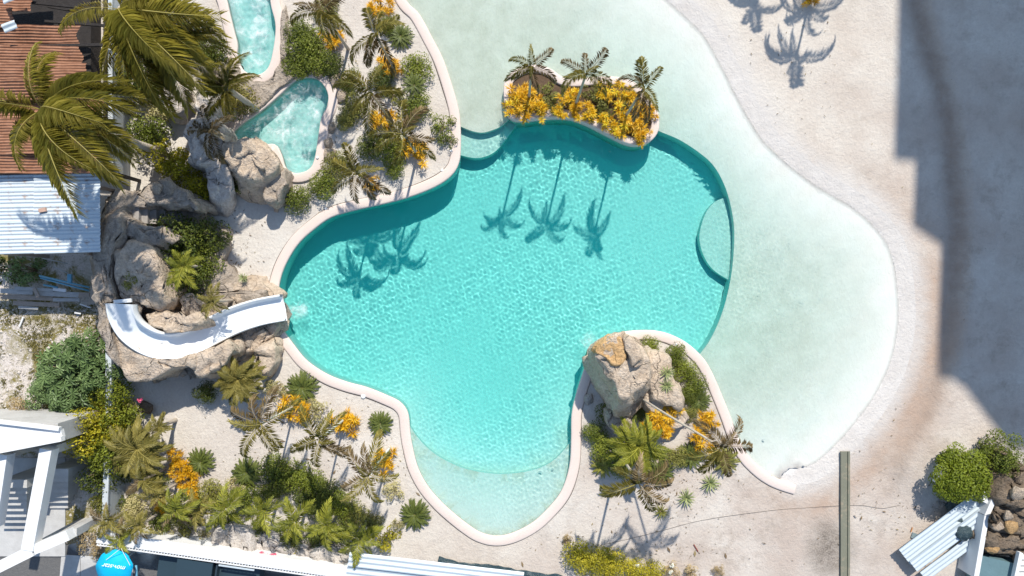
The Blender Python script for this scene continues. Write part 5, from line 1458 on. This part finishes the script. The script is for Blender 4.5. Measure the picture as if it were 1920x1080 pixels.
lm.materials.clear()
link('lettering', lm, M_lett, cn, (.10, .06, 2.385), (R(9), R(-9), R(167)))
for i, (a, b, lab) in enumerate([((224, 1030), (199, 1050), 'white guy rope on the left of the blue parasol'), ((227, 1028), (244, 1060), 'white guy rope across the right of the blue parasol')]):
    V, F = tube([W(a[0], a[1], 2.5), W(b[0], b[1], 2.36)], .012, 6); tag(link('guy_rope', mesh('guy_rope', V, F), M_white), lab, 'rope', 'parasol ropes')
V, F = tube([W(255, 1060, 1.6), W(257, 1095, 1.6)], .05, 8); tag(link('blue_pole', mesh('blue_pole', V, F, True), M_pipe), 'short blue pole end right of the parasol', 'pole')

# tin roof at the south edge
tr_ = empty('tin_canopy'); tag(tr_, 'silvery corrugated tin canopy at the bottom edge left of centre', 'canopy')
for i in range(2):
    me = corrugated(px_len(330, 2.0), px_len(26, 2.0), .22, .03, .02, 120+i, 14)
    sheet_obj('sheet', me, M_tin_new, tr_, (652-4*i, 1062+22*i), (980, 1100+22*i), 2.0-.06*i, 0, R(-6))
for x in (670, 800, 930):
    q = W(x, 1085+(x-670)*.1, 1.8); V, F = beam((q.x, q.y, 1.85), (q.x, q.y, -.1), .08, .08); link('post', mesh('post', V, F), M_conc, tr_)
# black plastic along the south edge
def tarp(name, pts, w, lab, seed):
    c = spline([tuple(W(p[0], p[1], .12)[:2]) for p in pts], .12); V = []; F = []
    n = len(c); m = 7
    for i in range(n):
        dd_ = c[min(i+1, n-1)]-c[max(i-1, 0)]; dd_ /= np.linalg.norm(dd_)+1e-9; r = np.array([dd_[1], -dd_[0]])
        for j in range(m):
            u = j/(m-1); o = w*(u-.15+.25*noise.noise((c[i][0]*2.2, j*.8, seed))*(1 if j in (0, m-1) else .3))
            V.append((c[i][0]+r[0]*o, c[i][1]+r[1]*o, .06+.14*abs(noise.noise((c[i][0]*3, u*3, seed+5)))*(math.sin(math.pi*u)+.2)))
    for i in range(n-1):
        for j in range(m-1): F.append((i*m+j, i*m+j+1, (i+1)*m+j+1, (i+1)*m+j))
    return tag(link(name, mesh(name, V, F, True), M_bag), lab, 'tarp')
M_bag = NT('black_plastic'); _n = M_bag.noise(9, 6, .7); M_bag.pbr(M_bag.mix(_n, (.018, .035, .042), (.05, .085, .095)), .28, M_bag.bump(_n, .05), 0, .5); M_bag = M_bag.m
tarp('plastic_tarp', [(822, 1047), (870, 1058), (930, 1064), (1000, 1076), (1055, 1082)], .45, 'black plastic sheet along the bottom edge of the sand', 3)
tag(link('paper_scrap', mesh('paper_scrap', *boxes([(0, 0, 0, .18, .14, .02)])), M_white, None, W(947, 1073, .25), (0, 0, .1)), 'small white scrap on the black plastic', 'scrap')

# ------------------------------------------------------------------ right side clutter
ch = empty('green_channel'); tag(ch, 'long narrow faded green metal channel lying on the sand', 'metal channel')
M_green = metal_material('faded_green_metal', (.19, .19, .14), (.33, .27, .19), .3, .7)
ca, cb_ = W(1583, 846, .05), W(1583, 1100, .05)
for off, w, h, nm in [(-.16, .07, .10, 'side_flange'), (.0, .24, .05, 'web'), (.16, .05, .10, 'side_flange'), (.23, .05, .04, 'lip')]:
    V, F = beam(ca+Vector((off, 0, h/2)), cb_+Vector((off-.01, 0, h/2)), w, h); link(nm, mesh(nm, V, F), M_green, ch)
cab = spline([tuple(W(p[0], p[1], .02)) for p in [(1115, 1024), (1160, 1015), (1230, 998), (1320, 975), (1440, 958), (1500, 953), (1580, 948), (1620, 948), (1655, 953), (1700, 946), (1740, 950), (1762, 955)]], .25)
V, F = tube(cab, .006, 5); tag(link('cable', mesh('cable', V, F, True), M_dark), 'thin dark cable trailing across the sand', 'cable')
for i, (a, b, m, w, lab) in enumerate([((1301, 1021), (1309, 1034), simple('red_stick', (.25, .06, .04), .8), .04, 'small dark red stick on the sand'), ((1711, 989), (1708, 997), simple('orange_stick', (.5, .24, .1), .8), .04, 'short orange stick by the broken tile'),
                                 ((1724, 1010), (1735, 1019), simple('red_rod', (.22, .06, .05), .8), .04, 'reddish rod beside the square tile'), ((1729, 998), (1740, 1012), simple('dark_offcut', (.10, .12, .10), .8), .09, 'dark offcut right of the square tile'),
                                 ((1754, 970), (1753, 994), M_wood, .03, 'thin twig beside the black bags'), ((1602, 966), (1606, 970), M_wood, .03, 'tiny twig on the sand by the cable')]):
    V, F = beam(W(a[0], a[1], .05), W(b[0], b[1], .05), w, .04); tag(link('stick', mesh('stick', V, F), m), lab, 'stick', 'sticks on the sand')
tag(link('broken_tile', mesh('broken_tile', *boxes([(0, 0, 0, .30, .26, .04)])), simple('slate_tile', (.20, .26, .28), .6), None, W(1715, 1005, .05), (0, 0, -.35)), 'square blue grey tile lying on the sand', 'tile')

cs_ = empty('corrugated_stack'); tag(cs_, 'stack of long silvery corrugated sheets leaning over the scrap at lower right', 'metal sheets')
ua = math.atan2(*(np.array(W(1838, 950)[:2])-np.array(W(1708, 1052)[:2]))[::-1])
for i, (a, L_, w, z) in enumerate([((1708, 1060), 170, 40, .5), ((1720, 1072), 182, 26, .55), ((1738, 1090), 162, 22, .35)]):
    me = corrugated(px_len(L_, z), px_len(w, z), .19, .028, .03, 140+i, 14)
    o = link('sheet', with_mat(me, M_tin_new), (), cs_, W(a[0], a[1], z), (R(4), R(-2), ua))
for x, y in [(1745, 1050), (1830, 985)]:
    q = W(x, y, .5); V, F = boxes([(q.x, q.y, .2, .3, .3, .4)]); link('trestle', mesh('trestle', V, F), M_conc, cs_)
# black rubbish bags
def bag(px, py, r, h, lab, sd):
    bm = bmesh.new(); bmesh.ops.create_icosphere(bm, subdivisions=4, radius=1)
    for v in bm.verts:
        q = v.co*2.2+Vector((sd*4.0, 0, 0)); k = 1+.25*noise.noise(q)+.16*abs(noise.noise(q*2.6))-.10*abs(noise.noise(q*5))
        v.co = v.co*k; v.co.z = max(v.co.z, -.6)
    return tag(link('rubbish_bag', bm_mesh('rubbish_bag', bm, True), M_bag, None, W(px, py, h), (0, 0, sd), (r, r*.85, r*.7)), lab, 'rubbish bag', 'black rubbish bags')
bag(1790, 950, .42, .3, 'upper crumpled black bag under the clipped tree', 1); bag(1797, 975, .45, .3, 'large black bag behind the corrugated sheets', 2); bag(1772, 990, .36, .25, 'left black bag beside the sheets', 3)
bag(1806, 998, .40, .62, 'black bag resting on the corrugated sheets', 4); bag(1823, 1068, .30, .2, 'small black bag at the bottom right', 5)
for i, (x, y, r, lab) in enumerate([(1764, 932, .16, 'pinkish stone at the left of the small stone heap'), (1776, 940, .18, 'pale stone in the middle of the small stone heap'), (1769, 946, .15, 'lowest stone of the small stone heap'), (1779, 928, .14, 'stone tucked under the clipped tree'), (1760, 942, .1, 'smallest stone of the heap')]):
    boulder(x, y, r, .08, M_rock_pale, 70+i, lab, name='stone', group='small stone heap', cat='stone')
V, F = beam(W(1762, 872, .5), W(1757, 905, .5), .14, .9); tag(link('white_post', mesh('white_post', V, F), M_white), 'white rail end left of the clipped tree', 'post')
# walled yard on the right edge
yd = empty('yard_wall'); tag(yd, 'pale low yard wall with a rusty edge behind the clipped tree', 'wall')
for a, b in [((1882, 900), (1852, 968)), ((1852, 968), (1832, 1085))]:
    A_ = W(a[0], a[1], 1.2); B_ = W(b[0], b[1], 1.2); A_.z = B_.z = .55
    V, F = beam(A_, B_, .22, 1.2); link('wall_panel', mesh('wall_panel', V, F), M_white, yd)
for i, pts in enumerate([[(1855, 905), (1876, 898), (1872, 920), (1858, 916)], [(1846, 922), (1870, 920), (1858, 948), (1842, 940)]]):
    V, F = slab_px(ccw(pts), .9, 1.0); link('white_panel', mesh('white_panel', V, F), M_white, yd)
rk = empty('brown_rockery'); tag(rk, 'dark brown rock heap at the right edge', 'rock heap')
for i, (poly, h, m) in enumerate([([(1880, 905), (1905, 890), (1945, 890), (1945, 950), (1900, 955), (1876, 940)], 1.6, M_rock_dark), ([(1868, 950), (1900, 948), (1945, 955), (1945, 1000), (1895, 1005), (1862, 990)], 1.3, M_rock_dark), ([(1852, 1000), (1890, 1000), (1940, 1005), (1930, 1050), (1880, 1040), (1845, 1025)], 1.1, M_rock_dark)]):
    rock_poly('boulder', poly, h, m, rk, seed=90+i, rough=.22)
for i, (x, y, r, h) in enumerate([(1870, 985, .32, 1.3), (1895, 990, .38, 1.4), (1890, 968, .26, 1.5), (1860, 1030, .34, 1.1), (1908, 925, .4, 1.7)]):
    boulder(x, y, r, h, M_rock if i % 2 == 0 else M_rock_orange, 95+i, parent=rk)
rf2 = empty('teal_roof'); tag(rf2, 'flat blue grey roof at the bottom right corner', 'roof')
V, F = slab_px(ccw([(1838, 1042), (1900, 1056), (1940, 1060), (1940, 1110), (1832, 1110)]), .2, 1.0); link('deck', mesh('deck', V, F), simple('teal_membrane', (.12, .20, .22), .7, .2, 2), rf2)
V, F = beam(W(1912, 1035, 1.3), W(1898, 1100, 1.3), .16, .2); link('parapet', mesh('parapet', V, F), M_white, rf2)
for k in range(5):
    q = W(1918, 1045+k*11, 1.15); V, F = boxes([(q.x, q.y, 1.1, .5, .2, .12)]); link('louvre', mesh('louvre', V, F), M_white, rf2)
# skimmer lids and lamps set in the kerb
for x, y, lab in [(681, 743, 'white round skimmer lid behind the kerb below the pool'), (596, 296, 'white lamp disc on the spa rim'), (846, 282, 'white disc at the pool corner kerb'), (829, 319, 'small white disc on the sand by the pool corner'), (611, 391, 'white disc on the sand above the pool'), (1268, 646, 'white disc inside the peninsula kerb'), (612, 142, 'white lamp on the spa pool head')]:
    V, F = tube([(0, 0, 0), (0, 0, .06), (0, 0, .075)], [.11, .11, .08], 20); p = W(x, y, .05)
    tag(link('skimmer_lid', mesh('skimmer_lid', V, F), M_white, None, (p.x, p.y, .0 if 'spa' not in lab else .08), (0, 0, 0), (1, 1, 1) if 'round skimmer' in lab else (.6, .6, 1)), lab, 'lid', 'white discs around the pools')
tag(link('dark_urn', BOULD[1].copy(), (), None, W(272, 765, .3), (0, 0, 0), (.42, .32, .3)), 'dark rounded stone in the mound shadow', 'stone').data.materials.clear()
bpy.data.objects['dark_urn'].name = 'dark_stone'; bpy.data.objects['dark_stone'].data.materials.append(M_rock_dark)

# fallen leaves and twigs on the sand
rgL = np.random.default_rng(21); V = []; F = []; rn = []
spots = [(620, 200, 130, 170), (600, 860, 160, 120), (1250, 900, 130, 70), (430, 480, 60, 80), (1200, 1030, 160, 40), (1700, 960, 110, 70), (1600, 700, 150, 250), (1500, 100, 120, 120)]
n_l = 0; basin_c = basin[::4]
while n_l < 1500:
    k = rgL.choice(len(spots), p=[.24, .26, .16, .08, .10, .08, .05, .03]); cx_, cy_, wx, wy = spots[k]
    p = W(cx_+rgL.normal()*wx*.6, cy_+rgL.normal()*wy*.6, 0)
    q = np.array([[p.x, p.y]])
    if inside(basin_c, q)[0] or inside(PB[::4], q)[0] or inside(PA[::4], q)[0]: continue
    a = rgL.uniform(0, 6.28); l = rgL.uniform(.02, .075) * (2.2 if rgL.random() < .06 else 1); w_ = l*rgL.uniform(.15, .4)
    d_ = Vector((math.cos(a), math.sin(a), 0)); s_ = Vector((-d_.y, d_.x, 0)); p.z = .04 + (.3 if p.x > 20.5 else .1 if p.x > 19.3 else 0)
    b = len(V); V += [tuple(p-d_*l), tuple(p+s_*w_+Vector((0, 0, .01))), tuple(p+d_*l), tuple(p-s_*w_+Vector((0, 0, .008)))]; F.append((b, b+1, b+2, b+3)); rn.append(rgL.random()); n_l += 1
tag(link('leaf_litter', mesh('leaf_litter', V, F, False, None, rn), leaf_material('fallen_leaf', [(.0, (.10, .07, .04)), (.6, (.22, .15, .08)), (1.0, (.34, .27, .12))], .1, rw=.95)), 'fallen brown leaves strewn over the sand', 'leaves', kind='stuff')

# ------------------------------------------------------------------ tall neighbour beyond the frame: casts the stepped shadow
TH = 28.0
dv = -SH*(TH/math.tan(R(SUN_EL)))
SHD = [(1692, -260), (1676, 300), (1716, 303), (1711, 425), (1765, 460), (1757, 708), (1800, 738), (1858, 815), (1880, 848), (2000, 862), (2700, 900), (2700, -260)]
TP = [W(p[0], p[1]) + dv for p in SHD]
nT = len(TP)
tw = empty('apartment_tower'); tag(tw, 'tall stepped apartment tower beyond the frame whose shadow falls on the sand', 'building')
V = [(p.x, p.y, 0) for p in TP]+[(p.x, p.y, TH) for p in TP]
F = [tuple(range(n_ := nT, 2*nT))] + [(i, (i+1) % nT, nT+(i+1) % nT, nT+i) for i in range(nT)]
a = sum(TP[i].x*TP[(i+1) % nT].y-TP[(i+1) % nT].x*TP[i].y for i in range(nT))
if a < 0: F = [f[::-1] for f in F]
link('wall', mesh('wall', V, F), M_white, tw)
wv, wf = boxes([(0, 0, 0, 1.4, .06, 1.5)]); wm = mesh('window', wv, wf)
for i in range(nT):
    A_, B_ = TP[i], TP[(i+1) % nT]
    if (B_-A_).length < 4 or i >= 9: continue
    dd_ = (B_-A_).normalized(); nn = int((B_-A_).length/3.2)
    for fl in range(9):
        for k in range(nn):
            q = A_+dd_*(3.2*k+1.8); link('window', with_mat(wm, M_glass), (), tw, (q.x, q.y, 1.8+3*fl), (0, 0, math.atan2(dd_.y, dd_.x)))
